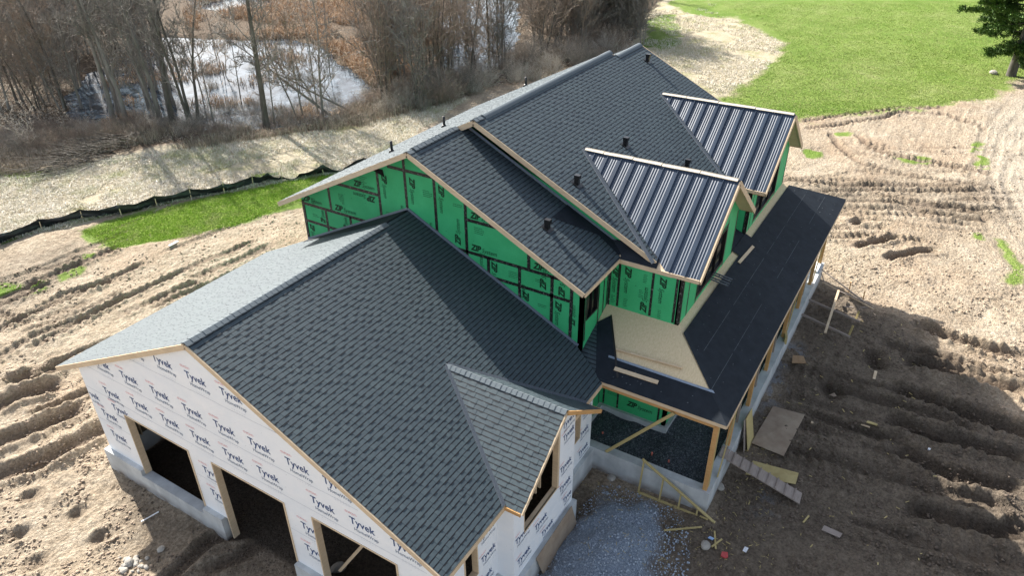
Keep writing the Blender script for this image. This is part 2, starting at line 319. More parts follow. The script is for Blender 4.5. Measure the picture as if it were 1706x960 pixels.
# pond basin behind the trees
POND = [(120, 196), (115, 160), (150, 120), (215, 95), (265, 60), (330, 62), (400, 66), (480, 62), (540, 78), (560, 105), (620, 118), (660, 145), (600, 172), (560, 198), (440, 209), (300, 210), (200, 205)]
POND2 = [(700, 20), (760, -20), (860, 0), (860, 90), (800, 125), (740, 110)]
POND3 = [(250, -60), (350, -70), (640, -60), (720, -20), (640, 30), (560, 0), (420, 20), (330, 10)]
for pg in (POND, POND2, POND3): Z -= region(pg, 1.0, .5)*.55
Z[(X > .5) & (X < 25) & (Y > -7.2) & (Y < 6.2)] -= 0.05
hole = region([P2G(1362, 637), P2G(1385, 634), P2G(1402, 655), P2G(1380, 668)], .3, .1, True); Z -= hole*.3; deep = np.maximum(deep, hole)
hole = region([P2G(1440, 583), P2G(1465, 585), P2G(1475, 612), P2G(1455, 612)], .25, .1, True); Z -= hole*.25; deep = np.maximum(deep, hole)
hs = region([(0.0, -7.9), (0.0, 7.0), (27, 7), (27, -11.8), (8.2, -11.9), (8.2, -7.9)], .7, 0, True); Z *= (1-.85*hs); wet = np.maximum(wet, region([(0.2, -7.3), (0.2, 6.3), (9, 6.3), (9, -7.3)], .2, 0, True)); deep = np.maximum(deep, .8*region([(0.2, -7.3), (0.2, 6.3), (9, 6.3), (9, -7.3)], .2, 0, True))  # garage floor soil darkened to stand in for indoor shade
# stone dust heap dumped beside the garage
pr_ = np.hypot((X-5.3)/2.6, (Y+9.6)/1.7)+fbm(X*1.2, Y*1.2, 77, 3)*.5; heap = np.clip(1-pr_, 0, 1); Z += .55*heap**.8*(1+.25*fbm(X*3, Y*3, 78, 3))*np.clip((-7.95-Y)/.35, 0, 1); stone = np.clip(heap*5+fbm(X*1.5, Y*1.5, 79, 4)*1.3*(heap > 0), 0, 1)*np.clip((-7.9-Y)/.2, 0, 1)
for pg in ([(1200, 640), (1240, 560), (1290, 490), (1320, 500), (1290, 560), (1240, 640)], [(1255, 655), (1290, 600), (1305, 560), (1330, 575), (1300, 640), (1265, 700)], [(1265, 830), (1290, 835), (1285, 860), (1262, 850)]):
    stone = np.maximum(stone, .55*region(pg, .5, .5)*(fbm(X*2, Y*2, 4, 3) > -.08))
def GZ(x, y):
    """ground height near (x, y)"""
    i = int(np.clip(np.searchsorted(gx, x), 1, len(gx)-1)); j = int(np.clip(np.searchsorted(gy, y), 1, len(gy)-1)); return float(Z.reshape(len(gx), len(gy))[i, j])
nx, ny = len(gx), len(gy); idx = np.arange(nx*ny).reshape(nx, ny); F = np.stack([idx[:-1, :-1], idx[1:, :-1], idx[1:, 1:], idx[:-1, 1:]], -1).reshape(-1, 4)
def mk_ground():
    m = NT('ground', .95, .15); G, S, L, W, D, PL, ST = [m.attr(k) for k in ('grass', 'straw', 'litter', 'wet', 'deep', 'pale', 'stone')]
    n1 = m.noise(.55, 6, .65); n2 = m.noise(3.5, 6, .7); n3 = m.noise(22, 4, .7); n4 = m.noise(.12, 4, .6)
    dirt_ = m.mix(.5, m.ramp(n1, [(.3, (.29, .225, .155)), (.5, (.39, .32, .235)), (.7, (.50, .43, .335))]), m.ramp(n2, [(.32, (.17, .125, .085)), (.5, (.34, .275, .20)), (.72, (.54, .47, .365))]))
    dirt_ = m.mix(m.fr(n4, .48, .62, 0, .35), dirt_, (.36, .25, .165))
    dirt_ = m.mix(PL, dirt_, m.ramp(n2, [(.3, (.34, .285, .21)), (.7, (.47, .41, .33))]))
    wetc = m.mix(.5, m.ramp(n1, [(.3, (.10, .078, .058)), (.7, (.23, .185, .14))]), m.ramp(n2, [(.32, (.06, .046, .035)), (.7, (.27, .22, .165))]))  # damp soil colour that also carries the painted shade
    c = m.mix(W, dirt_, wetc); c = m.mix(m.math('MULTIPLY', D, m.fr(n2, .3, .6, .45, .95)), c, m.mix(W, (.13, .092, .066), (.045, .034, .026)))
    n5 = m.noise(11, 5, .75); vo = m.n('TexVoronoi'); vo.inputs['Scale'].default_value = 7; m.l(m.co(), vo.inputs['Vector']); vo2 = m.n('TexVoronoi'); vo2.inputs['Scale'].default_value = 19; m.l(m.co(), vo2.inputs['Vector'])
    sxyz = m.n('SeparateXYZ'); m.l(vo2.outputs['Color'], sxyz.inputs[0])
    c = m.mix(.8, c, m.ramp(n5, [(.30, (.45, .43, .41)), (.5, (1, 1, 1)), (.7, (1.35, 1.36, 1.38))]), 'MULTIPLY'); c = m.mix(.35, c, m.ramp(sxyz.outputs[0], [(0, (.6, .6, .6)), (1, (1.45, 1.45, 1.45))]), 'MULTIPLY')
    c = m.mix(ST, c, m.ramp(n3, [(.3, (.13, .165, .21)), (.7, (.42, .48, .56))]))
    gv_ = m.noise(.09, 5, .65); gr = m.mix(.5, m.ramp(m.noise(.35, 6, .7), [(.3, (.10, .17, .022)), (.5, (.165, .24, .042)), (.7, (.29, .32, .11))]), m.ramp(m.noise(6, 5, .75, m.co((1, 2.2, 1))), [(.3, (.06, .12, .012)), (.55, (.175, .25, .045)), (.8, (.36, .37, .15))]))
    gr = m.mix(.8, gr, m.ramp(gv_, [(.35, (.72, .84, .6)), (.5, (.92, .94, .95)), (.65, (1.15, 1.04, 1.5))]), 'MULTIPLY'); gr = m.mix(m.fr(m.noise(.9, 6, .8), .56, .72, 0, .5), gr, (.36, .35, .17))
    stc = m.mix(.5, m.ramp(n1, [(.3, (.33, .27, .17)), (.7, (.56, .49, .37))]), m.ramp(m.noise(9, 5, .75, m.co((2.5, .7, 1))), [(.3, (.20, .165, .09)), (.5, (.46, .40, .28)), (.72, (.74, .69, .58))]))
    stc = m.mix(m.fr(m.noise(.45, 5, .6), .52, .66, 0, .55), stc, (.19, .22, .05))
    lit = m.ramp(m.noise(5, 6, .8), [(.3, (.03, .022, .016)), (.5, (.11, .08, .055)), (.75, (.30, .23, .16))])
    sg = lambda a, w0=.25: m.fr(m.math('ADD', a, m.math('MULTIPLY', m.math('SUBTRACT', n2, .5), .9)), .5-w0, .5+w0)
    c = m.mix(sg(L), c, lit); c = m.mix(sg(S), c, stc); c = m.mix(sg(G), c, gr)
    m.col(c); m.bump(m.math('ADD', m.math('MULTIPLY', n2, .7), m.math('ADD', m.math('MULTIPLY', m.math('ADD', n5, m.math('MULTIPLY', vo.outputs['Distance'], -.7)), .55), m.math('MULTIPLY', n3, .15))), .9, .14); return m.m
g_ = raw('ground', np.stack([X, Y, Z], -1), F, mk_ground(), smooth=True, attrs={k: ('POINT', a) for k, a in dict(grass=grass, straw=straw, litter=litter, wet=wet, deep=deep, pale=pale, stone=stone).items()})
tag(g_, kind='structure')
wm = NT('pond_water', .06, .5); wm.b.inputs['IOR'].default_value = 1.33; wm.col(wm.ramp(wm.noise(.6, 5, .65, wm.co((1, 1, 1))), [(.38, (.012, .018, .025)), (.62, (.10, .13, .16))])); wm.bump(wm.noise(2, 3), .08, .05)
wb = MB()
for pg in (POND, POND2, POND3):
    q = [P2G(*p) for p in pg]; cx = sum(a for a, b in q)/len(q); cy = sum(b for a, b in q)/len(q)
    wb.add([(cx+(a-cx)*1.12, cy+(b-cy)*1.12, -.17-.004*len(wb.f)) for a, b in q], [tuple(range(len(q)))])
tag(wb.build('pond_water', wm.m, fixn=False), kind='structure')

# ------------------------------------------------------------------ roof building kit
def rect_plane(o, e1, e2): return Vector(o), Vector(e1), Vector(e2)
def shingles(name, o, u, d, L, S, parent, cuts=(), seed=1, dk_=0.0):
    """courses of laminated shingles laid on a slope: o start of ridge, u along the ridge, d down the slope"""
    rg = np.random.default_rng(seed); o = np.array(o, float); u = np.array(u, float); u /= np.linalg.norm(u); d = np.array(d, float); d /= np.linalg.norm(d)
    n = np.cross(u, d); n *= np.sign(n[2]); e = .143; V = []; F = []; A = []
    def quad(p): F.append([len(V)+i for i in range(4)]); V.extend(p)
    def P(a, b, h): return o+u*a+d*b+n*h
    prev = []
    for i in range(int(math.ceil(S/e))):
        a0 = i*e; a1 = min(S+.03, a0+e); x = -rg.random()*.3; tabs = []
        xs = [0.]
        while xs[-1] < L: xs.append(min(L, xs[-1]+rg.uniform(.25, .6)))
        for p, q in zip(xs[:-1], xs[1:]):
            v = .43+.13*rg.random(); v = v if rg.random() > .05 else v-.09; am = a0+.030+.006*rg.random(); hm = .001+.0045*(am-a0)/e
            quad([P(p, a0, .001), P(q, a0, .001), P(q, am, hm), P(p, am, hm)]); A.append(dk_)  # dark top band: granule line plus painted shadow of the butt above
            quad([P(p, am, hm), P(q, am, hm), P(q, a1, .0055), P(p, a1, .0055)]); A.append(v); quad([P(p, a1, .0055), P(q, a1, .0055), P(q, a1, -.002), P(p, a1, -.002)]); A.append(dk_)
        while x < L:
            w_ = rg.uniform(.10, .22); p = max(0, x); q = min(L, x+w_); x += w_+rg.uniform(.14, .40)
            if q-p < .02: continue
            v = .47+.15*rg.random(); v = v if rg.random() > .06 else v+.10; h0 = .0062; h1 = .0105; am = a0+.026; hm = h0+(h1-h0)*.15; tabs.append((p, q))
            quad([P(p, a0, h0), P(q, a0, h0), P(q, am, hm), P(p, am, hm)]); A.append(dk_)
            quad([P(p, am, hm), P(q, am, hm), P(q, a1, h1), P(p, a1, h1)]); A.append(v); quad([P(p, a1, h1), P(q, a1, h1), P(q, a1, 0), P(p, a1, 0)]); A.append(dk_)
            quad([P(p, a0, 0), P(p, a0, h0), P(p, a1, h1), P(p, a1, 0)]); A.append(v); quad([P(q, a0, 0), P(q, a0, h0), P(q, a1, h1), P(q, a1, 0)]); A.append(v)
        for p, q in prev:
            if a0+.05 < S: quad([P(p, a0, .0085), P(q, a0, .0085), P(q, a0+.038, .0092), P(p, a0+.038, .0092)]); A.append(dk_)  # dashes paint the shadow of each thicker tab above
        prev = tabs
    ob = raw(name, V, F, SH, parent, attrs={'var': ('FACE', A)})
    if cuts:
        bm = bmesh.new(); bm.from_mesh(ob.data)
        for co, no in cuts: bmesh.ops.bisect_plane(bm, geom=bm.verts[:]+bm.edges[:]+bm.faces[:], plane_co=co, plane_no=no, clear_outer=True)
        bm.to_mesh(ob.data); bm.free()
    return ob
def deck(parent, poly, th=.13, mat=None, name='roof_deck', cuts=()):
    p = [Vector(q) for q in poly]; n = (p[1]-p[0]).cross(p[2]-p[0]).normalized(); n = n if n.z > 0 else -n
    b = MB(); b.prism([q-n*.004 for q in p], -n*th); return b.build(name, mat or LUM, parent, cuts)
def ridge_caps(parent, p, q, dl, dr, name='ridge_cap', w_=.15, step=.145, mat=None, rise=.022):
    """overlapping folded cap shingles along the ridge p->q; dl/dr unit vectors down either slope"""
    p, q, dl, dr = map(Vector, (p, q, dl, dr)); u = (q-p).normalized(); L = (q-p).length; b = MB(); n = int(L/step)
    for i in range(n):
        a0 = i*step-.02; a1 = a0+step*1.25; h0 = rise+.016; h1 = rise; j = random.uniform(-.004, .004)
        t0, t1 = p+u*a0+Vector((0, 0, h0+j)), p+u*a1+Vector((0, 0, h1+j)); l0, l1 = t0+dl*w_, t1+dl*w_; r0, r1 = t0+dr*w_, t1+dr*w_; z = Vector((0, 0, -.014-rise*.6))
        b.add([t0, t1, l0, l1, r0, r1, t0+z, l0+z, r0+z, l1+z, r1+z], [(0, 1, 3, 2), (0, 4, 5, 1), (0, 2, 7, 6), (0, 6, 8, 4), (2, 3, 9, 7), (4, 8, 10, 5)])
    return b.build(name, mat or CAPM, parent, fixn=False)
def ridge_vent(parent, p, q, dl, dr):
    p, q, dl, dr = map(Vector, (p, q, dl, dr)); pr = []
    for t in [-.19, -.18, -.09, -.02, .02, .09, .18, .19]:
        dd = dl if t < 0 else dr; h = .004 if abs(t) > .185 else .046+.004*(abs(t) < .1); pr.append(dd*abs(t)+Vector((0, 0, h)))
    b = MB(); n = 40; rows = [[p+(q-p)*(i/n)+v+Vector((0, 0, random.uniform(-.002, .002))) for v in pr] for i in range(n+1)]; k = len(pr)
    b.add([v for r_ in rows for v in r_], [(i*k+j, i*k+j+1, (i+1)*k+j+1, (i+1)*k+j) for i in range(n) for j in range(k-1)], True)
    b.add([v for v in rows[0]], [tuple(range(k))]); return b.build('ridge_vent', CAPM, parent)
def fascia(parent, p, q, h=.17, t=.035, out=(0, 0, 0), name='fascia_board', mat=None, drop=.02):
    b = MB(); p, q, o = Vector(p), Vector(q), Vector(out)*t/2; z = Vector((0, 0, -h/2-drop)); b.beam(p+o+z, q+o+z, t, h); return b.build(name, mat or LUM, parent)
def metal_sheet(parent, ridge0, ridge1, down, S, cuts, name='metal_roof_panel'):
    """ribbed steel: sheets run down the slope, ribs spaced along the ridge"""
    r0, r1 = Vector(ridge0), Vector(ridge1); u = (r1-r0).normalized(); L = (r1-r0).length; d = Vector(down).normalized(); n = u.cross(d); n = n if n.z > 0 else -n
    prof = [(0, 0, 0)]; per = .505; x = 0.0; ribs = []
    while x < L:
        for c in (.10, .19, .28, .37):
            if x+c+.02 < L:
                for k in range(7): a = math.pi*k/6; prof.append((x+c-.0048*math.cos(a), .0030*math.sin(a), 1))
        for t, h in ((.455, 0), (.460, .032), (.482, .032), (.487, 0)):
            if x+t < L: prof.append((x+t, h, 0))
        x += per
    prof.append((L, 0, 0)); V = []; F = []; SM = []
    for a, h, s_ in prof:
        V.append(r0+u*a+n*(h+.012)); V.append(r0+u*a+n*(h+.012)+d*S)
    for i in range(len(prof)-1): F.append((2*i, 2*i+1, 2*i+3, 2*i+2)); SM.append(bool(prof[i][2] and prof[i+1][2]))
    b = MB(); b.v = [tuple(v) for v in V]; b.f = F; b.sm = SM; b.a = [0]*len(F); ob = b.build(name, METR, parent, cuts, fixn=False)
    rb = MB()
    for a in ribs:
        w_ = random.choice((.004, .005, .006)); rb.add([r0+u*(a-w_)+n*.0225, r0+u*(a+w_)+n*.0225, r0+u*(a+w_)+n*.0225+d*(S-.01), r0+u*(a-w_)+n*.0225+d*(S-.01)], [(0, 1, 2, 3)])
    return ob, rb
def wall_cols(axis, c, th, edges, holes, top, z0):
    """wall slab on plane axis=c; edges: breakpoints along the wall; holes: (a,b,z0,z1); top(a): height"""
    b = MB(); br = sorted(set(edges+[h[0] for h in holes]+[h[1] for h in holes]))
    for a, e in zip(br[:-1], br[1:]):
        m = (a+e)/2; hs_ = sorted([(h[2], h[3]) for h in holes if h[0] <= m <= h[1]]); z = z0; segs = []
        for q0, q1 in hs_:
            if q0 > z: segs.append((z, q0, q0))
            z = q1
        segs.append((z, top(a), top(e)))
        for lo, ta, te in segs:
            if min(ta, te) <= lo: continue
            pts = [(a, lo), (e, lo), (e, te), (a, ta)]
            b.prism([((c, p, z) if axis == 'x' else (p, c, z)) for p, z in pts], ((th, 0, 0) if axis == 'x' else (0, th, 0)), a=.5)
    return b
# ------------------------------------------------------------------ lettering
_tc = {}
def glyphs(txt, bold=0.0, shear=0.0):
    k = (txt, bold, shear)
    if k not in _tc:
        cu = bpy.data.curves.new('lettering', 'FONT'); cu.body = txt; cu.size = 1; cu.offset = bold; cu.shear = shear; cu.resolution_u = 2
        ob = bpy.data.objects.new('lettering', cu); C.objects.link(ob); bpy.context.view_layer.update()
        me = bpy.data.meshes.new_from_object(ob.evaluated_get(bpy.context.evaluated_depsgraph_get()))
        vs_ = [(v.co.x, v.co.y) for v in me.vertices]; fs = [tuple(p.vertices) for p in me.polygons]; W = max(v[0] for v in vs_)-min(v[0] for v in vs_); x0 = min(v[0] for v in vs_)
        _tc[k] = ([((a-x0), b_) for a, b_ in vs_], fs, W); bpy.data.objects.remove(ob); bpy.data.meshes.remove(me); bpy.data.curves.remove(cu)
    return _tc[k]
def put_text(mb, txt, org, ex, ey, size, width=None, keep=None, **k):
    vs_, fs, W = glyphs(txt, **k); sx = size if width is None else width/W; o, ex, ey = Vector(org), Vector(ex), Vector(ey)
    P = [o+ex*(a*sx)+ey*(b_*size) for a, b_ in vs_]
    F = [f for f in fs if keep is None or keep(sum((P[i] for i in f), Vector())/len(f))]
    mb.add(P, F)

# ------------------------------------------------------------------ the house
H = empty('unfinished_house', 'large two-storey house under construction with dark shingled gables, green sheathing and a white-wrapped garage wing', 'house')
sG = .49; zG = 7.71; XG = 8.97; gL, gR = 7.82, -7.77; rg_ = lambda y: zG-sG*abs(y)
s1 = .501; z1 = 10.20; y1 = -.80; X1 = 8.23; tl1, tr1 = 5.59, -7.08; r1f = lambda y: z1-s1*abs(y-y1)
z2 = 10.54; y2 = -1.48; X2 = 10.93; X3 = 21.48; X4 = 24.02; tr2 = -8.22; y3 = -1.80; z3 = z2-s1*(y2-y3); r2 = lambda y: z2-s1*abs(y-y2)
nrm = lambda v: tuple(Vector(v).normalized())
dL = lambda s_: nrm((0, 1, -s_)); dR = lambda s_: nrm((0, -1, -s_)); SL = lambda s_, w_: w_*math.hypot(1, s_)
# garage roof
for nm, sg_, tail, x1, sd in (('garage_roof_slope', 1, gL, XG, 3), ('garage_roof_slope', -1, gR, XG, 4)):
    z = rg_(tail); dk = [(0, 0, zG), (XG, 0, zG), (XG, tail, z), (0, tail, z)]; cuts = ()
    if sg_ < 0: cuts = (((XG, -6.5, 0), (1.27, -.60, 0)),)
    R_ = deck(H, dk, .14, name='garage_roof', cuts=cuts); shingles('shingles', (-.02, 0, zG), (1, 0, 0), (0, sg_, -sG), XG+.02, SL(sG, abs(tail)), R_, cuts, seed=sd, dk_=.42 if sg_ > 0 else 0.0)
    if sg_ > 0: rf = R_
    fascia(R_, (-.02, 0, zG), (-.02, tail, z), .16, .035, (-1, 0, 0), drop=.012)
    fascia(R_, (0, tail, z), (8.35 if sg_ < 0 else XG, tail, z), .17, .04, (0, sg_, 0), drop=.03)
ridge_caps(rf, (-.02, 0, zG+.004), (7.85, 0, zG+.004), dL(sG), dR(sG), step=.19, rise=.03)
# section 1 roof
for sg_, tail, sd in ((1, tl1, 5), (-1, tr1, 6)):
    z = r1f(tail); R_ = deck(H, [(X1, y1, z1), (X2+.3, y1, z1), (X2+.3, tail, z), (X1, tail, z)], .14, name='gable_roof')
    cuts = () if sg_ > 0 else (((10.75, tr1, 0), (1.0, -.36, 0)),)
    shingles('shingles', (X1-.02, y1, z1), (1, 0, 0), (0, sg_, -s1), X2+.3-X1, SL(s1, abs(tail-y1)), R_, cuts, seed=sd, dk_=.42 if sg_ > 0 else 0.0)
    fascia(R_, (X1-.02, y1, z1), (X1-.02, tail, z), .16, .035, (-1, 0, 0), drop=.012)
    fascia(R_, (X1, tail, z), (X2+.2 if sg_ > 0 else 10.66, tail, z), .14, .04, (0, sg_, 0), drop=.03)
    if sg_ > 0: rf = R_; leftroof = R_
ridge_caps(rf, (X1-.02, y1, z1+.004), (X1+.3, y1, z1+.004), dL(s1), dR(s1), step=.19, rise=.008)
ridge_caps(rf, (X1+.3, y1, z1+.004), (X2-.03, y1, z1+.004), dL(s1), dR(s1), step=.19, rise=.042)
# section 2 + 3 (the tall roof)
R_ = deck(H, [(X2, y2, z2), (X3, y2, z2), (X3, tl1, r2(tl1)), (X2, tl1, r2(tl1))], .14, name='main_roof'); rf2 = R_
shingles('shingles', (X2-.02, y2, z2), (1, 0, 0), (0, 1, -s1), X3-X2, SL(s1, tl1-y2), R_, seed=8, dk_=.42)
fascia(R_, (X2, tl1, r2(tl1)), (X3, tl1, r2(tl1)), .17, .04, (0, 1, 0))
R_ = deck(H, [(X3, y3, z3), (X4, y3, z3), (X4, 5.3, z3-s1*(5.3-y3)), (X3, 5.3, z3-s1*(5.3-y3))], .14, name='main_roof')
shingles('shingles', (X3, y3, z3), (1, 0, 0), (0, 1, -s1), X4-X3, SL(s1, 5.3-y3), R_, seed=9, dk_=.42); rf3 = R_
R_ = deck(H, [(X2, y2, z2), (X3, y2, z2), (X3, y3, z3), (X4, y3, z3), (X4, tr2, r2(tr2)), (X2, tr2, r2(tr2))], .14, name='main_roof'); rfR = R_
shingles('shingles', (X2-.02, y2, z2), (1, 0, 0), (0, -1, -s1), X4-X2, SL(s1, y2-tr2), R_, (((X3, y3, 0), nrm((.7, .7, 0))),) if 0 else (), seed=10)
bm = bmesh.new(); me = [c for c in R_.children if c.name.startswith('shingles')][0].data; bm.from_mesh(me)
dead = [f for f in bm.faces if f.calc_center_median().x > X3 and f.calc_center_median().y > y3+.02]; bmesh.ops.delete(bm, geom=dead, context='FACES'); bm.to_mesh(me); bm.free()
fascia(R_, (X2-.02, y2, z2), (X2-.02, tr2, r2(tr2)), .17, .035, (-1, 0, 0), drop=.012); fascia(rf2, (X2-.02, y2, z2), (X2-.02, y1-.02, r2(y1)), .17, .035, (-1, 0, 0), drop=.012)
fascia(R_, (X4+.02, y3, z3), (X4+.02, tr2, r2(tr2)), .21, .04, (1, 0, 0), drop=.015); fascia(rf3, (X4+.02, y3, z3), (X4+.02, 5.3, z3-s1*7.1), .21, .04, (1, 0, 0), drop=.015)
ridge_caps(rf2, (X2-.02, y2, z2+.004), (X2+.55, y2, z2+.004), dL(s1), dR(s1), step=.19, rise=.03)
ridge_vent(rf2, (X2+.5, y2, z2), (X3, y2, z2), dL(s1), dR(s1)); ridge_vent(rf3, (X3, y3, z3), (X4, y3, z3), dL(s1), dR(s1))
# green step wall showing under the tall roof's rake, with its silver flashing
b = MB(); b.prism([(X2+.32, y1, r1f(y1)-.1), (X2+.32, -8.15, r1f(-8.15)-.3), (X2+.32, -8.15, r2(-8.15)-.14), (X2+.32, y1, r2(y1)-.14)], (.1, 0, 0)); b.build('step_wall', ZIP, H)
b = MB(); b.beam((X2+.30, y1-.2, r1f(y1-.2)+.06), (X2+.30, -6.9, r1f(-6.9)+.06), .02, .09); b.build('step_flashing', FLASH, H)
# ---- cross gables with metal roofing
sD = .745
def cross_gable(xr, zr, w_, yf, first):
    yv = y2-(z2-zr)/s1; zt = zr-sD*w_; n2 = Vector((0, -s1, 1)).normalized(); S = w_*math.hypot(1, sD)
    dk = None
    for sx in (-1, 1):
        poly = [(xr, yf, zr), (xr, yv+.3, zr), (xr+sx*w_, yv-2.0, zt), (xr+sx*w_, yf, zt)]
        poly = [(xr, yf, zr), (xr, yv+.2, zr), (xr+sx*w_, tr2+(.25), zt), (xr+sx*w_, yf, zt)]
        dk = deck(H, poly, .14, name='cross_gable_roof')
        ob, rb = metal_sheet(dk, (xr, yf-.02, zr), (xr, yv+.2, zr), (sx, 0, -sD), S+.02, [((xr, y2, z2+.015), tuple(-n2))])
        for i in range(1): 
            pass
        fascia(dk, (xr, yf-.03, zr), (xr+sx*w_, yf-.03, zt), .19, .045, (0, -1, 0), mat=LUM, drop=.012)
        # eave nailer under the sheet ends
        e = MB(); y = yf-.02
        while y < tr2-.05:
            L = random.uniform(.5, .9); e.beam((xr+sx*(w_+.02), y, zt-.06+random.uniform(-.01, .01)), (xr+sx*(w_+.02), min(y+L, tr2), zt-.06+random.uniform(-.012, .012)), .05, .13); y += L+.01
        e.build('eave_board', LUM, dk)
        # valley flashing on the main slope
        a0 = Vector((xr, yv, zr)); a1 = Vector((xr+sx*w_, tr2, r2(tr2)))
        if sx < 0: a1 = a0+(a1-a0)*1.0
        vb = MB(); out = Vector((sx, .18, 0)); out -= n2*out.dot(n2); out.normalize(); up_ = n2*.024
        vb.add([a0+up_-out*.02, a1+up_-out*.02, a1+up_+out*.15, a0+up_+out*.15, a0+up_*.3+out*.155, a1+up_*.3+out*.155], [(0, 1, 2, 3), (3, 2, 5, 4)]); vb.build('valley_flashing', VALM, dk, fixn=False)
    rbm = MB(); y = yf+.02      # lumber nailers lying on the open ridge
    while y < yv-.1:
        L = random.uniform(.8, 1.6); e_ = min(y+L, yv-.05); o_ = random.uniform(-.015, .015)
        for sx in (-1, 1): rbm.beam((xr+sx*.065, y, zr+.012+o_), (xr+sx*.065, e_-.03, zr+.012-o_), .085, .035, (sx*.6, 0, 1))
        y = e_
    rbm.build('ridge_board', LUM3, dk)
    # plywood-faced gable overhang with planked soffit
    for sx in (-1, 1):   # planked underside of the rake overhang
        e = MB(); e.prism([(xr, yf+.02, zr-.165), (xr+sx*w_, yf+.02, zt-.165), (xr+sx*w_, -9.225, zt-.165), (xr, -9.225, zr-.165)], (0, 0, .02)); e.build('gable_soffit', ORG, H)
cross_gable(13.70, 9.17, 2.94, -9.69, True)
cross_gable(21.08, 9.20, 2.93, -9.67, False)
# black membrane on the low plane between the two shingled roofs
zt = 9.17-sD*2.94; e = MB(); pl = lambda x, y: (x, y, 9.17-sD*(13.70-x)+.02)
e.add([pl(10.74, -7.05), pl(10.74, -8.32), pl(11.0, -8.32), pl(11.5, -7.4), pl(11.35, -6.2)], [(0, 1, 2, 3, 4)]); e.build('eave_membrane', UND, H, fixn=False)
e = MB(); e.beam((10.72, -7.05, zt-.07), (10.72, -8.85, zt-.07), .04, .14); e.build('eave_board', LUM, H)
e = MB(); e.add([(10.95, -6.2, r1f(-6.2)+.03), (10.15, -5.1+.2, r1f(-4.9)+.03), (11.25, -4.9, r1f(-4.9)+.03), (11.25, -6.9, r1f(-6.9)+.03), (10.74, -7.06, r1f(-7.06)+.03)], [(0, 1, 2, 3, 4)])
e.build('valley_membrane', UND, H, fixn=False)
# ---- walls
tape = []
# gable wall of section 1 (x = 8.97)
wl_ = wall_cols('x', XG, .14, [-6.71, y1, 5.19], [], lambda y: r1f(y)-.16, 0.0); W1 = wl_.build('gable_wall', ZIP, H)
def tapes(parent, segs, ax, c, off, w_=.118):
    m = MB()
    for k, ((a, za), (b, zb)) in enumerate(segs):
        q = off*(1+.25*(k % 2)); 
        d_ = Vector((b-a, zb-za, 0)); v = abs(za-zb) > abs(a-b)
        hw = w_/2
        pts = [(a-hw, za), (a+hw, za), (b+hw, zb), (b-hw, zb)] if v else [(a, za-hw), (b, zb-hw), (b, zb+hw), (a, za+hw)]
        m.add([((c+q, p, z) if ax == 'x' else (p, c+q, z)) for p, z in pts], [(0, 1, 2, 3)])
    return m.build('seam_tape', TAPE, parent, fixn=False)
V = [(3.68, 6.77, 7.75), (1.24, 6.0, 9.0), (.03, 6.5, 9.62), (-1.18, 6.3, 9.84), (-2.38, 6.07, 9.24), (-4.75, 6.77, 8.05), (-3.22, 5.6, 6.77), (-4.41, 5.2, 6.77), (-5.6, 4.6, 6.77), (-6.3, 4.4, 7.2), (3.98, 5.2, 6.77), (2.77, 6.0, 6.77), (5.14, 5.1, 6.85)]
Hs = [(5.15, 1.24, 6.77), (3.3, 1.24, 7.97), (.75, -1.20, 9.15), (-2.0, -6.3, 6.77), (-2.38, -4.1, 7.96), (-3.0, -6.3, 6.07), (5.15, 3.2, 6.05)]
for x in list(V): pass
tapes(W1, [((a, z0), (a, min(z1_, r1f(a)-.2))) for a, z0, z1_ in V]+[((a, z), (b, z)) for a, b, z in Hs], 'x', XG, -.004)
ink = MB(); exR = Vector((0, -1, 0)); eyU = Vector((0, 0, 1)); xk = XG-.008
okg = lambda c: c.z < r1f(c.y)-.22 and c.z > rg_(c.y)-.05 and -6.7 < c.y < 5.15
def zipmark(m, a, za, b, zb, plane, c, keep, tot=None):
    """ZIP System wordmark from start to end of its baseline"""
    P = (lambda p, z: Vector((c, p, z))) if plane == 'x' else (lambda p, z: Vector((p, c, z)))
    s_, e_ = P(a, za), P(b, zb); d_ = e_-s_; L = tot or d_.length; ex = d_.normalized(); side = Vector((-1, 0, 0)) if plane == 'x' else Vector((0, -1, 0)); ey = side.cross(ex)
    put_text(m, 'ZIP', s_, ex, ey, .30, L*.40, keep, bold=.045, shear=.25); put_text(m, 'System', s_+ex*L*.42, ex, ey, .24, L*.55, keep, bold=.0, shear=.3)
def small_print(m, P, ex, ey, rows=3, L=.38, sz=.035, keep=None):
    for r_ in range(rows):
        l = L*random.uniform(.6, 1); q = P-ey*r_*sz*1.9; x = 0
        while x < l:
            w_ = random.uniform(.02, .07)
            if keep is None or keep(q+ex*x): m.add([q+ex*x, q+ex*(x+w_), q+ex*(x+w_)+ey*sz*.55, q+ex*x+ey*sz*.55], [(0, 1, 2, 3)])
            x += w_+.018
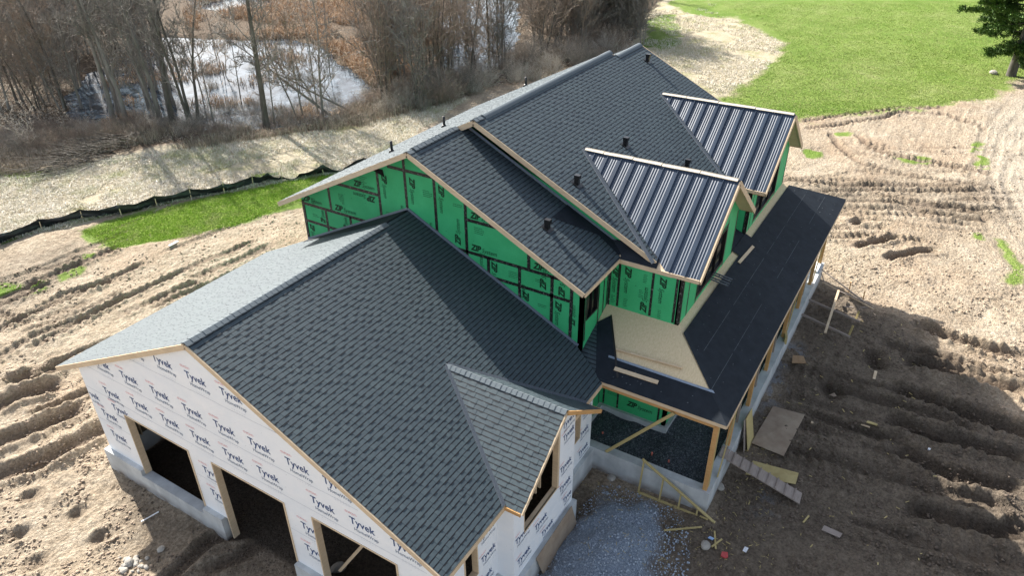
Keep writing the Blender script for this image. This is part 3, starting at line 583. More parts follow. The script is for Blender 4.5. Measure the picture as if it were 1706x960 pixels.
T1 = [(3.5, 6.90, 2.43, 6.90), (1.42, 7.84, 2.49, 7.84), (1.04, 8.84, 1.03, 7.9), (-.17, 8.97, -.17, 7.96), (-1.36, 8.95, -1.36, 7.92), (-2.13, 6.92, -2.13, 7.92), (-2.53, 6.90, -3.59, 6.90), (-2.55, 8.07, -3.6, 8.07), (-4.9, 6.89, -5.95, 6.89), (-3.0, 5.9, -3.0, 6.9), (-5.38, 6.2, -5.38, 7.2), (-4.62, 5.2, -4.62, 6.2), (-6.05, 6.12, -6.05, 7.1), (.2, 6.9, .2, 7.85), (-1.0, 6.6, -1.0, 7.5), (4.1, 6.15, 4.1, 6.7), (2.95, 6.15, 2.95, 6.7), (4.95, 5.95, 4.95, 5.2), (-3.35, 6.7, -3.35, 5.7), (-4.55, 5.95, -4.55, 5.0), (-5.75, 5.95, -5.75, 5.0), (2.4, 8.1, 1.4, 8.1), (5.1, 6.9, 4.1, 6.9), (-6.45, 5.2, -6.45, 6.0)]
for a, za, b_, zb in T1: zipmark(ink, a, za, b_, zb, 'x', xk, okg)
for a, z in [(3.0, 7.6), (1.0, 7.4), (-.2, 7.45), (-1.4, 7.35), (2.1, 8.5), (-2.7, 7.75), (-3.9, 7.0), (.5, 8.7), (-.7, 8.6), (-1.9, 8.4), (-4.0, 6.5), (-5.0, 6.5), (-5.1, 5.6), (-6.1, 5.8), (4.5, 7.1), (4.7, 6.4), (3.3, 6.3), (-.9, 9.5), (-.45, 7.3), (-4.1, 5.4), (-3.7, 8.3)]:
    small_print(ink, Vector((xk, a, z)), exR if random.random() < .6 else -eyU, eyU if random.random() < .6 else exR, random.choice((2, 3, 4)), keep=okg)
ink.build('printed_lettering', INKK, W1, fixn=False)
b = MB(); b.add([(XG-.012, 1.42, 8.87), (XG-.012, .9, 8.72), (XG-.012, .95, 8.98), (XG-.012, 1.2, 8.98)], [(0, 1, 2, 3)]); b.build('stain_patch', DARK, W1, fixn=False)
# step flashing where the garage roof meets the green wall
b = MB()
for sg_, ye in ((1, 5.15), (-1, -6.62)):
    b.beam((XG-.025, 0, zG+.045), (XG-.025, ye, rg_(ye)+.045), .03, .11)
b.build('wall_flashing', FLASH, H)
b = MB(); n_ = Vector((0, sG, 1)).normalized()    # black starter band of bare membrane under it
for sg_, ye in ((1, 5.3), ):
    n_ = Vector((0, sg_*sG, 1)).normalized(); p = [Vector((XG-.02, 0, zG)), Vector((XG-.02, ye, rg_(ye))), Vector((XG-.20, ye, rg_(ye))), Vector((7.86, 0, zG)), ]
    b.add([q+n_*.024 for q in p], [(0, 1, 2, 3)])
b.build('wall_membrane', UND, H, fixn=False)
# side walls of section 1
b = wall_cols('y', -6.71, .14, [XG+.0, 10.82], [(9.22, 10.05, 5.35, 6.55)], lambda x: r1f(-6.71)-.14, 0.0); W2 = b.build('side_wall', ZIP, H)
def window_unit(parent, ax, c, a, b_, z0, z1_, out, frame=None, mull=1, t=.06):
    fr_ = MB(); P = (lambda p, q, z: (q, p, z)) if ax == 'x' else (lambda p, q, z: (p, q, z)); o0, o1 = c-out*.02, c+out*.10
    for (p, q, r_, s_) in ((a, a+t, z0, z1_), (b_-t, b_, z0, z1_), (a+t, b_-t, z0, z0+t), (a+t, b_-t, z1_-t, z1_)): fr_.span(P(p, o0, r_), P(q, o1, s_))
    for k in range(mull): m_ = a+(b_-a)*(k+1)/(mull+1); fr_.span(P(m_-.015, o0+out*.02, z0+t), P(m_+.015, o1-out*.02, z1_-t))
    W_ = fr_.build('window', frame or BLK, parent); g = MB(); g.span(P(a+t, c+out*.05, z0+t), P(b_-t, c+out*.06, z1_-t)); g.build('pane', DARKGL, W_); return W_
gm = NT('dark_window_glass', .08, .5); gm.col((.006, .006, .007)); DARKGL = gm.m
window_unit(W2, 'y', -6.71, 9.22, 10.05, 5.35, 6.55, 1, mull=1)
tapes(W2, [((9.16, 4.6), (9.16, 6.6)), ((10.12, 4.6), (10.12, 6.6)), ((10.5, 4.7), (10.5, 6.7)), ((10.76, 4.8), (10.76, 6.7))], 'y', -6.71, -.004, .08)
# bump-out under the near cross gable
b = wall_cols('x', 10.82, .14, [-9.22, -6.71], [], lambda y: 6.98-.0, 0.0); W3 = b.build('bumpout_wall', ZIP, H)
tapes(W3, [((-7.08, 5.15), (-7.08, 6.9)), ((-8.23, 5.15), (-8.23, 6.9)), ((-9.02, 5.15), (-9.02, 6.9)), ((-9.18, 5.15), (-9.18, 6.9)), ((-6.76, 5.1), (-6.76, 6.9))], 'x', 10.82, -.004, .085)
ink = MB()
for a, za, b_, zb in [(-7.28, 6.75, -7.28, 5.72), (-8.47, 6.72, -8.47, 5.7), (-6.86, 6.65, -6.86, 5.62), (-8.1, 5.2, -8.1, 6.2)]: zipmark(ink, a, za, b_, zb, 'x', 10.812, None)
for a, z in [(-7.9, 6.6), (-7.8, 6.0), (-7.3, 5.5), (-8.5, 5.45), (-6.85, 5.5)]: small_print(ink, Vector((10.812, a, z)), exR*.6, eyU, 5, .22)
ink.build('printed_lettering', INKK, W3, fixn=False)
b = wall_cols('y', -9.22, .14, [10.82, 16.45], [(12.45, 15.2, 5.35, 6.75)], lambda x: min(9.17-sD*abs(x-13.7)-.16, 99), 0.0); W4 = b.build('bumpout_wall', ZIP, H)
window_unit(W4, 'y', -9.22, 12.45, 15.2, 5.35, 6.75, 1, mull=2)
tapes(W4, [((10.9, 5.1), (10.9, 6.8)), ((12.38, 5.0), (12.38, 7.0)), ((15.28, 5.0), (15.28, 7.0)), ((12.3, 5.28), (15.35, 5.28)), ((12.3, 6.82), (15.35, 6.82)), ((16.38, 5.0), (16.38, 6.9)), ((11.5, 5.1), (11.5, 7.3)), ((11.6, 7.62), (15.7, 7.62))], 'y', -9.22, -.004, .085)
b = wall_cols('x', 16.45, -.14, [-9.22, -7.9], [], lambda y: 6.9, 0.0); b.build('bumpout_wall', ZIP, H)
b = wall_cols('y', -7.9, .14, [11.0, 24.0], [], lambda x: r2(-7.9)-.15, 3.0); W5 = b.build('side_wall', ZIP, H)
b = wall_cols('x', 18.18, .14, [-9.22, -7.9], [], lambda y: 6.95, 0.0); W6 = b.build('bumpout_wall', ZIP, H)
tapes(W6, [((-9.15, 5.1), (-9.15, 6.9)), ((-8.72, 5.1), (-8.72, 6.9))], 'x', 18.18, -.004, .085)
ink = MB(); small_print(ink, Vector((18.17, -8.4, 6.2)), exR, eyU, 5, .22); small_print(ink, Vector((18.17, -8.4, 5.7)), exR, eyU, 3, .25); ink.build('printed_lettering', INKK, W6, fixn=False)
b = wall_cols('y', -9.22, .14, [18.18, 21.08, 23.95], [(19.2, 22.4, 5.35, 6.8)], lambda x: 9.20-sD*abs(x-21.08)-.16, 0.0); W7 = b.build('bumpout_wall', ZIP, H)
window_unit(W7, 'y', -9.22, 19.2, 22.4, 5.35, 6.8, 1, mull=2)
tapes(W7, [((19.12, 5.0), (19.12, 6.9)), ((22.48, 5.0), (22.48, 6.9)), ((18.27, 5.0), (18.27, 6.8)), ((19.1, 5.28), (22.5, 5.28)), ((19.1, 6.87), (22.5, 6.87)), ((18.6, 5.0), (18.6, 7.2))], 'y', -9.22, -.004, .085)
b = wall_cols('x', 23.95, -.14, [-9.22, y3, 5.2], [], lambda y: r2(y)-.4 if y > -8.2 else 6.9, 0.0); b.build('end_wall', ZIP, H)
b = wall_cols('y', 5.19, -.14, [XG, 24.0], [], lambda x: 6.9, 0.0); b.build('side_wall', ZIP, H)
# ---- porch roof (hipped at both ends)
sP = .475; ze = 3.95; xe, ye_, xf = 8.375, -11.736, 26.38; xb, yb = 10.82, -9.22; zt1 = ze+sP*(xb-xe); zt2 = ze+sP*(yb-ye_)
pz1 = lambda x: ze+sP*(x-xe); pz2 = lambda y: ze+sP*(y-ye_)
yin = -7.35
A_, B_, C_, D_ = (xe, ye_, ze), (xb, yb, zt1), (xf-(yb-ye_), yb, zt2), (xf, ye_, ze)
vy = lambda x: (pz1(x)-zG)/sG   # where this slope meets the garage slope
P1 = deck(H, [A_, B_, (xb, -6.72, zt1), (XG+.05, -6.72, pz1(XG+.05)), (XG, vy(XG), pz1(XG)), (xe, vy(xe)-.0, ze)], .12, OSB, 'porch_roof')
P2_ = deck(H, [A_, D_, C_, B_], .12, OSB, 'porch_roof')
deck(H, [(16.5, yb, zt2), (18.1, yb, zt2), (18.1, -7.9, pz2(-7.9)), (16.5, -7.9, pz2(-7.9))], .12, UND, 'porch_roof')
P3 = deck(H, [D_, (xf, -7.9, ze), (xf-(yb-ye_), -7.9, zt2), C_], .12, UND, 'porch_roof')
def on1(pts, h): n_ = Vector((-sP, 0, 1)).normalized(); return [Vector((x, y, pz1(x)))+n_*h for x, y in pts]
def on2(pts, h): n_ = Vector((0, -sP, 1)).normalized(); return [Vector((x, y, pz2(y)))+n_*h for x, y in pts]
def sheet(parent, pts, mat, name, th=.004, fac=None):
    e = MB(); k = len(pts); n_ = (pts[1]-pts[0]).cross(pts[2]-pts[0]).normalized(); n_ = n_ if n_.z > 0 else -n_
    e.prism([p for p in pts], -n_*th); return e.build(name, mat, parent)
def wavy(parent, fn, x0, x1, ylo, yhi, mat, name, dx=.12, dy=.12, amp=.012, axis=2, clip=None, base=.012):
    """underlayment laid loose: a finely wrinkled sheet with slightly lifted laps"""
    xs = np.arange(x0, x1+dx/2, dx); ys = np.arange(ylo, yhi+dy/2, dy); GX, GY = np.meshgrid(xs, ys, indexing='ij')
    h = base+amp*(fbm(GX*.9, GY*2.2, 13, 4)+.5)+amp*.5*np.clip(np.sin(GX*1.9+fbm(GX, GY, 3)*4)-.8, 0, 1)*4
    V = [tuple(fn(a, b_, c)) for a, b_, c in zip(GX.ravel(), GY.ravel(), h.ravel())]; i = np.arange(GX.size).reshape(GX.shape); F = np.stack([i[:-1, :-1], i[1:, :-1], i[1:, 1:], i[:-1, 1:]], -1).reshape(-1, 4)
    ob = raw(name, V, F, mat, parent, smooth=True)
    if clip:
        bm = bmesh.new(); bm.from_mesh(ob.data)
        for co, no in clip: bmesh.ops.bisect_plane(bm, geom=bm.verts[:]+bm.edges[:]+bm.faces[:], plane_co=co, plane_no=no, clear_outer=True)
        bm.to_mesh(ob.data); bm.free()
    return ob
f2 = lambda x, y, h: Vector((x, y, pz2(y)))+Vector((0, -sP, 1)).normalized()*h
f1 = lambda x, y, h: Vector((x, y, pz1(x)))+Vector((-sP, 0, 1)).normalized()*h
hipn = (-1, 1, 0)   # keeps x-xe > y-ye
wavy(P2_, f2, 8.3, 26.4, ye_-.02, -9.5, UND, 'underlayment', clip=[((xe, ye_, 0), (-1, 1, 0)), ((xf, ye_, 0), (1, 1, 0)), ((10.42, -9.44, 0), nrm((-1.0, .15, 0)))] if 0 else [((xe-.02, ye_, 0), (-1, 1, 0)), ((xf, ye_, 0), (1, 1, 0))])
wavy(P2_, f2, 16.5, 18.15, -9.7, -9.2, UND, 'underlayment', base=.02)
wavy(P1, f1, 8.33, 9.13, ye_-.02, -7.4, UND, 'underlayment', clip=[((xe, ye_, 0), (1, -1, 0))])
ln = MB(); zf = lambda p: p
for (a, b_) in (((11.62, -10.23), (21.9, -10.97)), ((9.9, -10.9), (21.0, -10.22))): pass
for yy, xa, xb_ in ((-10.23, 10.5, 24.6), (-10.95, 9.2, 25.5)):
    x = xa
    while x < xb_:
        L = random.uniform(.8, 2.4)
        if yy > -10.5 or random.random() < .75: ln.add([f2(x, yy, .026), f2(min(x+L, xb_), yy, .026), f2(min(x+L, xb_), yy+.014, .026), f2(x, yy+.014, .026)], [(0, 1, 2, 3)])
        x += L+random.uniform(.02, .4)
ln.build('lap_seam_line', CHALK, P2_, fixn=False)
nb = MB()
for k in range(80):
    x = random.uniform(9.3, 25.5); y = random.choice((-11.45, -11.1, -10.75, -10.4, -10.05, -9.8))+random.uniform(-.03, .03)
    if x-xe > y-ye_+.1 and xf-x > y-ye_: p = f2(x, y, .03); nb.box(p, (.028, .028, .006), random.random())
for k in range(14): x = random.uniform(8.5, 9.0); y = random.uniform(-11, -7.9); nb.box(f1(x, y, .03), (.035, .035, .008))
nb.build('cap_nails', CHALK, P2_)
sheet(P1, [f1(9.12, -7.62, .034), f1(9.19, -7.60, .034), f1(9.19, -11.02, .034), f1(9.12, -11.1, .034)], FLASH, 'membrane_edge', .004)
sheet(P1, on1([(10.1, -6.72), (10.48, -7.05), (8.62, -8.2), (8.40, -7.85), (8.40, -7.55)], .03), UND, 'valley_membrane', .006)
sheet(P1, [f1(10.44, -7.02, .036), f1(10.50, -7.06, .036), f1(8.64, -8.22, .036), f1(8.58, -8.18, .036)], BLK, 'membrane_edge', .004)
shp = shingles('shingles', (10.2, -8.2, pz1(10.2)+.01), (0, 1, 0), (-1, 0, -sP), 1.6, 2.05, P1, (((10.15, -6.65, 0), nrm((1.27, -1.7, 0))),), seed=14)
# step flashing and lumber edges along the porch
fascia(P1, (xe, ye_-.02, ze), (xe, gR+.02, ze), .13, .04, (-1, 0, 0), drop=.01); fascia(P2_, (xe, ye_, ze), (xf, ye_, ze), .13, .04, (0, -1, 0), drop=.015)
e = MB(); e.beam((8.55, -11.45, 3.68), (26.1, -11.45, 3.68), .09, .24); e.beam((8.55, -11.4, 3.68), (8.55, -7.6, 3.68), .09, .24); e.build('porch_beam', ORG, H)
# ---- foundation
zf_ = .88
def fwall(mb, a, b_, z0=-.5, z1_=zf_): mb.span((a[0], a[1], z0), (b_[0], b_[1], z1_), .5)
f = MB()
fwall(f, (-.10, 4.62), (.22, 6.62)); fwall(f, (-.10, 1.58), (.22, 4.618), z1_=.66); fwall(f, (-.10, .72), (.22, 1.578)); fwall(f, (.222, 6.3), (9.0, 6.62)); f.build('garage_foundation', CON, H); f = MB(); fwall(f, (-.10, -3.4), (.22, -2.36)); fwall(f, (-.10, -6.27), (.22, -3.402), z1_=.66); fwall(f, (-.10, -7.6), (.22, -6.272))
fwall(f, (.222, -7.6), (2.58, -7.25)); fwall(f, (2.58, -8.14), (6.2, -7.25), z1_=.86); fwall(f, (6.2, -7.6), (8.48, -7.25))
f.build('garage_foundation', CON, H)
f = MB(); fwall(f, (8.48, -11.6), (8.80, -7.3), z1_=.93); fwall(f, (8.802, -11.6), (25.5, -11.28), z1_=.93); fwall(f, (25.18, -11.278), (25.5, -7.9), z1_=.93); FP = f.build('porch_foundation', CON, H)
f = MB(); f.add([(8.79, -11.3, .62), (25.2, -11.3, .62), (25.2, -6.5, .62), (8.79, -6.5, .62)], [(0, 1, 2, 3)]); gv = f.build('porch_gravel_fill', GRV, H)
me = gv.data; bm = bmesh.new(); bm.from_mesh(me); bmesh.ops.subdivide_edges(bm, edges=bm.edges[:], cuts=60, use_grid_fill=True)
for v in bm.verts: v.co.z += float(fbm(np.array([v.co.x*.9]), np.array([v.co.y*.9]), 66, 4)[0])*.28
bm.to_mesh(me); bm.free()
f = MB(); fwall(f, (10.70, -9.34), (10.82, -6.6), z0=.3, z1_=.82); fwall(f, (10.82, -9.34), (24, -9.22), z0=.3, z1_=.82); fwall(f, (9.1, -6.85), (10.7, -6.71), z0=.3, z1_=.82); f.build('wall_footing', CON, H)
tapes(W3, [((-7.4, .85), (-7.4, 3.9)), ((-8.95, .85), (-8.95, 3.9)), ((-6.85, .85), (-6.85, 3.9))], 'x', 10.82, -.004, .07)
tapes(W2, [((9.6, .85), (9.6, 3.9)), ((10.7, .85), (10.7, 3.9))], 'y', -6.71, -.004, .07)
ink = MB(); zipmark(ink, -7.75, 1.15, -8.75, 1.15, 'x', 10.812, None); small_print(ink, Vector((10.812, -7.0, 1.5)), exR, eyU, 3); ink.build('printed_lettering', INKK, W3, fixn=False)
# porch posts
def post(x, y, z0=.93, z1_=3.6, w_=.13, mat=ORG): e = MB(); e.span((x-w_/2, y-w_/2, z0), (x+w_/2, y+w_/2, z1_)); return e.build('porch_post', mat, H)
post(8.62, -11.42); post(8.8, -11.42, mat=LUM2)
for x in (10.95, 13.3, 15.7, 18.3, 20.8, 23.1, 25.2): post(x, -11.42); post(x+.16, -11.42, mat=LUM2, w_=.09)
for x in (12.2, 14.5, 17, 19.5, 22): post(x, -11.35, w_=.07, mat=GRY)
def brace(p, q, mat=LUM, w_=.038, h=.09): e = MB(); e.beam(p, q, w_, h); return e.build('diagonal_brace', mat, H)
brace((8.50, -8.05, .95), (8.46, -10.15, 3.62), LUM2, .04, .10); brace((9.3, -11.6, .95), (10.9, -11.5, 2.6), LUM2); brace((11.1, -11.35, .95), (12.5, -11.35, 3.5), LUM)
brace((18.4, -11.5, 1.0), (19.6, -11.5, 3.5), LUM2); brace((23.2, -11.5, 1.0), (24.4, -11.5, 3.5), LUM2)
# ---- garage walls in white wrap
ops = [(1.58, 4.62, .66, 3.22), (-2.38, .55, -.3, 3.28), (-6.27, -3.4, .66, 3.34)]
okw = lambda c: c.z < rg_(c.y)-.24 and -7.4 < c.y < 6.4 and c.z > .92 and not any(a-.02 < c.y < b_+.02 and z0 < c.z < z1_+.02 for a, b_, z0, z1_ in ops)
b = wall_cols('x', .05, .03, [-7.46, 0, 6.46], ops, lambda y: rg_(y)-.16, zf_); WG = b.build('garage_front_wall', WRAP, H)
blue, grey, red = MB(), MB(), MB(); xk = .044
def tyvek(ax, c, a, z, sgn, keep, sc=1.0):
    ex = Vector((0, -1, 0)) if ax == 'x' else Vector((1, 0, 0)); P = Vector((c, a, z)) if ax == 'x' else Vector((a, c, z)); J = random.uniform(-.02, .02); P += Vector((0, 0, J))
    put_text(blue, 'Tyvek', P, ex, eyU, .35*sc, .82*sc, keep, bold=.012); put_text(grey, 'HomeWrap', P+ex*.12*sc-eyU*.22*sc, ex, eyU, .17*sc, .78*sc, keep, bold=.002)
    put_text(red, '\u2022DUPONT\u2022', P+ex*(-.12)*sc+eyU*.34*sc, ex, eyU, .10*sc, .40*sc, keep, bold=-.002)
    for r_ in range(2): put_text(grey, 'next generation wrap'[:0] or '- - - - - -', P+ex*.3*sc-eyU*(.36+.07*r_)*sc, ex, eyU, .05*sc, .5*sc, keep)
for z, ys_ in ((6.4, [3.24, 1.87, .52, -.85, -2.2]), (5.0, [6.6, 5.30, 3.96, 2.54, 1.15, -.15, -1.5, -2.85, -4.14, -5.5]), (4.0, [5.35, 3.9, 2.49, 1.16, -.2, -1.56, -3.52, -4.84, -6.16]), (2.62, [6.03, 1.1, -2.89, -7.0]), (1.72, [5.95, 1.05, -2.84, -7.0]), (3.2, [6.7, 5.2])):
    for y in ys_: tyvek('x', xk, y, z-(.2 if (z, y) == (4.0, 5.35) else 0), 1, okw)
sm_ = MB()
for z, a, b_ in ((4.62, -5.2, 6.4), (3.62, -7.2, 6.4), (5.95, -3.2, 3.2), (2.3, 4.7, 6.42), (2.3, .6, 1.5), (2.3, -3.35, -2.42)):
    y = a
    while y < b_:
        L = random.uniform(.25, .7); j = random.uniform(-.008, .008); sm_.add([(.046, y, z+j), (.046, min(y+L, b_), z+j), (.046, min(y+L, b_), z+j+.016), (.046, y, z+j+.016)], [(0, 1, 2, 3)]); y += L
sm_.build('wrap_lap_seam', flat('wrap_lap', (.58, .62, .67)), WG, fixn=False)
ops2 = [(1.15, 1.75, 1.9, 3.1), (7.1, 7.62, 2.0, 3.25)]
b = wall_cols('y', -7.46, -.03, [.05, 2.7, 6.1, 8.48], ops2+[(2.74, 6.06, 0, 3.6)], lambda x: rg_(-7.46)-.14, zf_); b.v = [(x, y+.03, z) for x, y, z in b.v]; WS = b.build('garage_side_wall', WRAP, H)
oks = lambda c: .1 < c.x < 8.45 and .95 < c.z < 3.75 and not any(a < c.x < b_ and z0 < c.z < z1_ for a, b_, z0, z1_ in ops2) and not 2.6 < c.x < 6.1
for x, z in [(1.85, 2.95), (1.9, 2.1), (.2, 2.5), (7.7, 2.75), (7.55, 1.95), (6.4, 2.4), (6.3, 1.5), (.2, 1.6), (1.7, 1.3), (7.6, 1.15)]: tyvek('y', -7.468, x, z, 1, oks, .85)
big = (3.2, 5.15, 2.35, 4.6)
b = wall_cols('y', -8.0, .03, [2.70, 4.89, 6.10], [big], lambda x: min(5.55-.72*abs(x-4.89)-.12, 99), .86); WB = b.build('garage_bay_wall', WRAP, H)
okb = lambda c: 2.75 < c.x < 6.05 and .9 < c.z < 5.2-.72*abs(c.x-4.89) and not (big[0] < c.x < big[1] and big[2] < c.z < big[3])
for x, z in [(2.75, 2.25), (2.85, 1.35), (3.8, 1.75), (5.25, 2.75), (5.25, 1.95), (5.35, 3.9), (4.2, 1.1), (5.5, 1.25), (5.3, 4.4)]: tyvek('y', -8.008, x, z, 1, okb, .85)
for xa in (2.672, 6.10): b = MB(); b.span((xa, -8.0, .86), (xa+.028, -7.46, 3.74)); b.build('garage_bay_wall', WRAP, H)
for ob_, nm in ((blue, INKB), (grey, INKG), (red, INKR)): ob_.build('printed_lettering', nm, WG, fixn=False)
b = MB(); b.span((.08, 6.43, zf_), (8.9, 6.46, 4.3)); b.build('garage_side_wall', WRAP, H)
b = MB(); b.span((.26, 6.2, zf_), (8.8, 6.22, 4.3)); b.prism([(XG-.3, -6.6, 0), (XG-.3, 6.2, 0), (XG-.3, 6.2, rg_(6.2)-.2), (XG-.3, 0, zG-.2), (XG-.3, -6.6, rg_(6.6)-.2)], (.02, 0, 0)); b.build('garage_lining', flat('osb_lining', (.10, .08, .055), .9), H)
jb = MB()   # rough lumber framing the openings
for a, b_, z0, z1_ in ops:
    jb = MB(); z0 = max(z0, .05); jb.span((.02, b_-.04, z0), (.24, b_, z1_)); jb.span((.02, a, z0), (.24, a+.04, z1_)); jb.span((.03, a+.04, z1_-.04), (.24, b_-.04, z1_)); jb.build('opening_frame', LUM, H)
for a, b_, z0, z1_ in ops2: jb = MB(); jb.span((a, -7.48, z0), (a+.04, -7.3, z1_)); jb.span((b_-.04, -7.48, z0), (b_, -7.3, z1_)); jb.span((a+.04, -7.48, z0), (b_-.04, -7.3, z0+.04)); jb.build('opening_frame', LUM, H)
jb = MB(); jb.span((big[1]-.10, -8.02, big[2]), (big[1]-.0, -7.85, big[3])); jb.span((big[0], -8.0, big[2]), (big[0]+.04, -7.85, 4.1)); jb.span((big[0], -8.02, big[2]-.04), (big[1], -7.85, big[2]))
for k in range(3): jb.span((big[1]-.35-.25*k, -7.6, big[2]), (big[1]-.31-.25*k, -7.5, 3.7))
jb.build('opening_frame', LUM, H)
for k in range(14): st = MB(); st.span((.4+k*.6, 6.1, zf_), (.44+k*.6, 6.19, 4.0)); st.build('wall_stud', LUM, H)
brace((.5, -3.5, .7), (1.2, -5.1, 3.3), LUM, .04, .09)
# bay cross gable on the garage
xr, zr, hw = 4.89, 5.55, 2.32; zt_ = 5.55-.72*hw; ng = Vector((0, -sG, 1)).normalized(); yv = -(zG-zr)/sG
for sx, sd in ((-1, 21), (1, 22)):
    dk = deck(H, [(xr, -8.28, zr), (xr, yv+.2, zr), (xr+sx*hw, -7.7, zt_), (xr+sx*hw, -8.28, zt_)], .12, name='bay_roof')
    shingles('shingles', (xr, -8.30, zr), (0, 1, 0), (sx, 0, -.72), -yv*-1+8.30+.1 if 0 else 8.30+yv+.2, hw*math.hypot(1, .72), dk, [((xr, 0, zG+.02), tuple(-ng))], seed=sd)
    fascia(dk, (xr, -8.30, zr), (xr+sx*hw, -8.30, zt_), .12, .035, (0, -1, 0), mat=ORG if sx > 0 else LUM, drop=.012)
    fascia(dk, (xr+sx*hw, -8.28, zt_), (xr+sx*hw, -7.75, zt_), .12, .035, (sx, 0, 0), mat=ORG, drop=.012)
    a0 = Vector((xr, yv, zr)); a1 = Vector((xr+sx*hw, -7.80, rg_(-7.80))); out = Vector((sx, .12, 0)); out -= ng*out.dot(ng); out.normalize(); vb = MB(); up_ = ng*.026
    vb.add([a0+up_-out*.03, a1+up_-out*.03, a1+up_+out*.09, a0+up_+out*.09, a1+up_*.2+out*.095, a0+up_*.2+out*.095], [(0, 1, 2, 3), (3, 2, 4, 5)]); vb.build('valley_flashing', VALM, dk, fixn=False)
ridge_caps(dk, (xr, -8.30, zr+.004), (xr, yv+.05, zr+.004), nrm((-1, 0, -.72)), nrm((1, 0, -.72)), step=.17, w_=.14, rise=.02)
# ---- roof vents and pipes
def goose(x, y):
    z = r2(y) if x > X2 else r1f(y); V_ = MB(); n_ = Vector((0, -s1, 1)).normalized(); p = Vector((x, y, z))
    q = [p+Vector((a*.16, b_*.16, -s1*-b_*.16*-1+0)) for a, b_ in ((-1, -1), (1, -1), (1, 1), (-1, 1))]; q = [Vector((v.x, v.y, z+s1*(v.y-y)))+n_*.022 for v in q]; V_.prism(q, n_*.006)
    o_ = V_.build('roof_vent', BLK, rfR if x > X2 else bpy.data.objects['gable_roof.001'])
    m_ = MB(); m_.span((x-.07, y-.07, z-.03), (x+.07, y+.07, z+.22)); m_.build('vent_neck', BLK, o_)
    m_ = MB(); m_.prism([(x-.11, y-.15, z+.20), (x+.11, y-.15, z+.20), (x+.11, y-.13, z+.33), (x-.11, y-.13, z+.33)], (0, .0, 0)) if 0 else (m_.span((x-.08, y-.11, z+.20), (x+.08, y+.08, z+.33))); m_.build('vent_hood', BLK, o_)
goose(9.56, -5.07); goose(11.63, -5.01); goose(15.62, -4.96); goose(17.1, -6.9); goose(22.94, -2.69)
for x, y in ((11.18, 2.42), (14.09, 2.14), (21.07, 2.5)):
    z = r1f(y); m_ = MB(); m_.tube([(x, y, z-.05), (x, y, z+.42)], [.05, .05], 10); o_ = m_.build('vent_pipe', BLK, rf2); m_ = MB(); m_.tube([(x, y, z-.02), (x, y, z+.09)], [.13, .07], 10); m_.build('pipe_boot', BLK, o_)

# ------------------------------------------------------------------ vegetation
def bark(name, a, b):
    m = NT(name, .9, .2); m.col(m.ramp(m.noise(3, 5, .7, m.co((1, 1, .3))), [(.3, a), (.7, b)])); return m.m
BK = [bark('grey_bark', (.13, .12, .105), (.30, .28, .25)), bark('dark_bark', (.065, .058, .048), (.16, .145, .125)), bark('brown_twig', (.20, .155, .12), (.38, .31, .25)), bark('pale_twig', (.36, .32, .27), (.60, .55, .48))]
class TB:
    """collects tapered limbs quickly"""
    def __init__(s): s.V = []; s.F = []
    def limb(s, pts, rs, k=3):
        n0 = len(s.V); m = len(pts)
        for i, p in enumerate(pts):
            d = pts[min(i+1, m-1)]-pts[max(i-1, 0)]; a = d.cross(Vector((.31, .87, .2))); a.normalize(); b_ = d.cross(a); b_.normalize()
            for j in range(k): t = 2*math.pi*j/k; s.V.append(tuple(p+(a*math.cos(t)+b_*math.sin(t))*rs[i]))
        for i in range(m-1):
            for j in range(k): s.F.append((n0+i*k+j, n0+i*k+(j+1) % k, n0+(i+1)*k+(j+1) % k, n0+(i+1)*k+j))
    def build(s, name, mat, parent): return raw(name, s.V, s.F, mat, parent, smooth=True)
def grow_limb(rg, p, d, L, r0, n, wob, upb):
    pts = [p]; rs = [r0]; d = d.normalized()
    for i in range(n):
        d = (d+Vector((rg.gauss(0, wob), rg.gauss(0, wob), rg.gauss(0, wob)+upb))).normalized(); pts.append(pts[-1]+d*L/n); rs.append(r0*(1-.85*(i+1)/n))
    return pts, rs
def at(pts, t):
    f = t*(len(pts)-1); i = min(int(f), len(pts)-2); return pts[i].lerp(pts[i+1], f-i), (pts[i+1]-pts[i]).normalized()
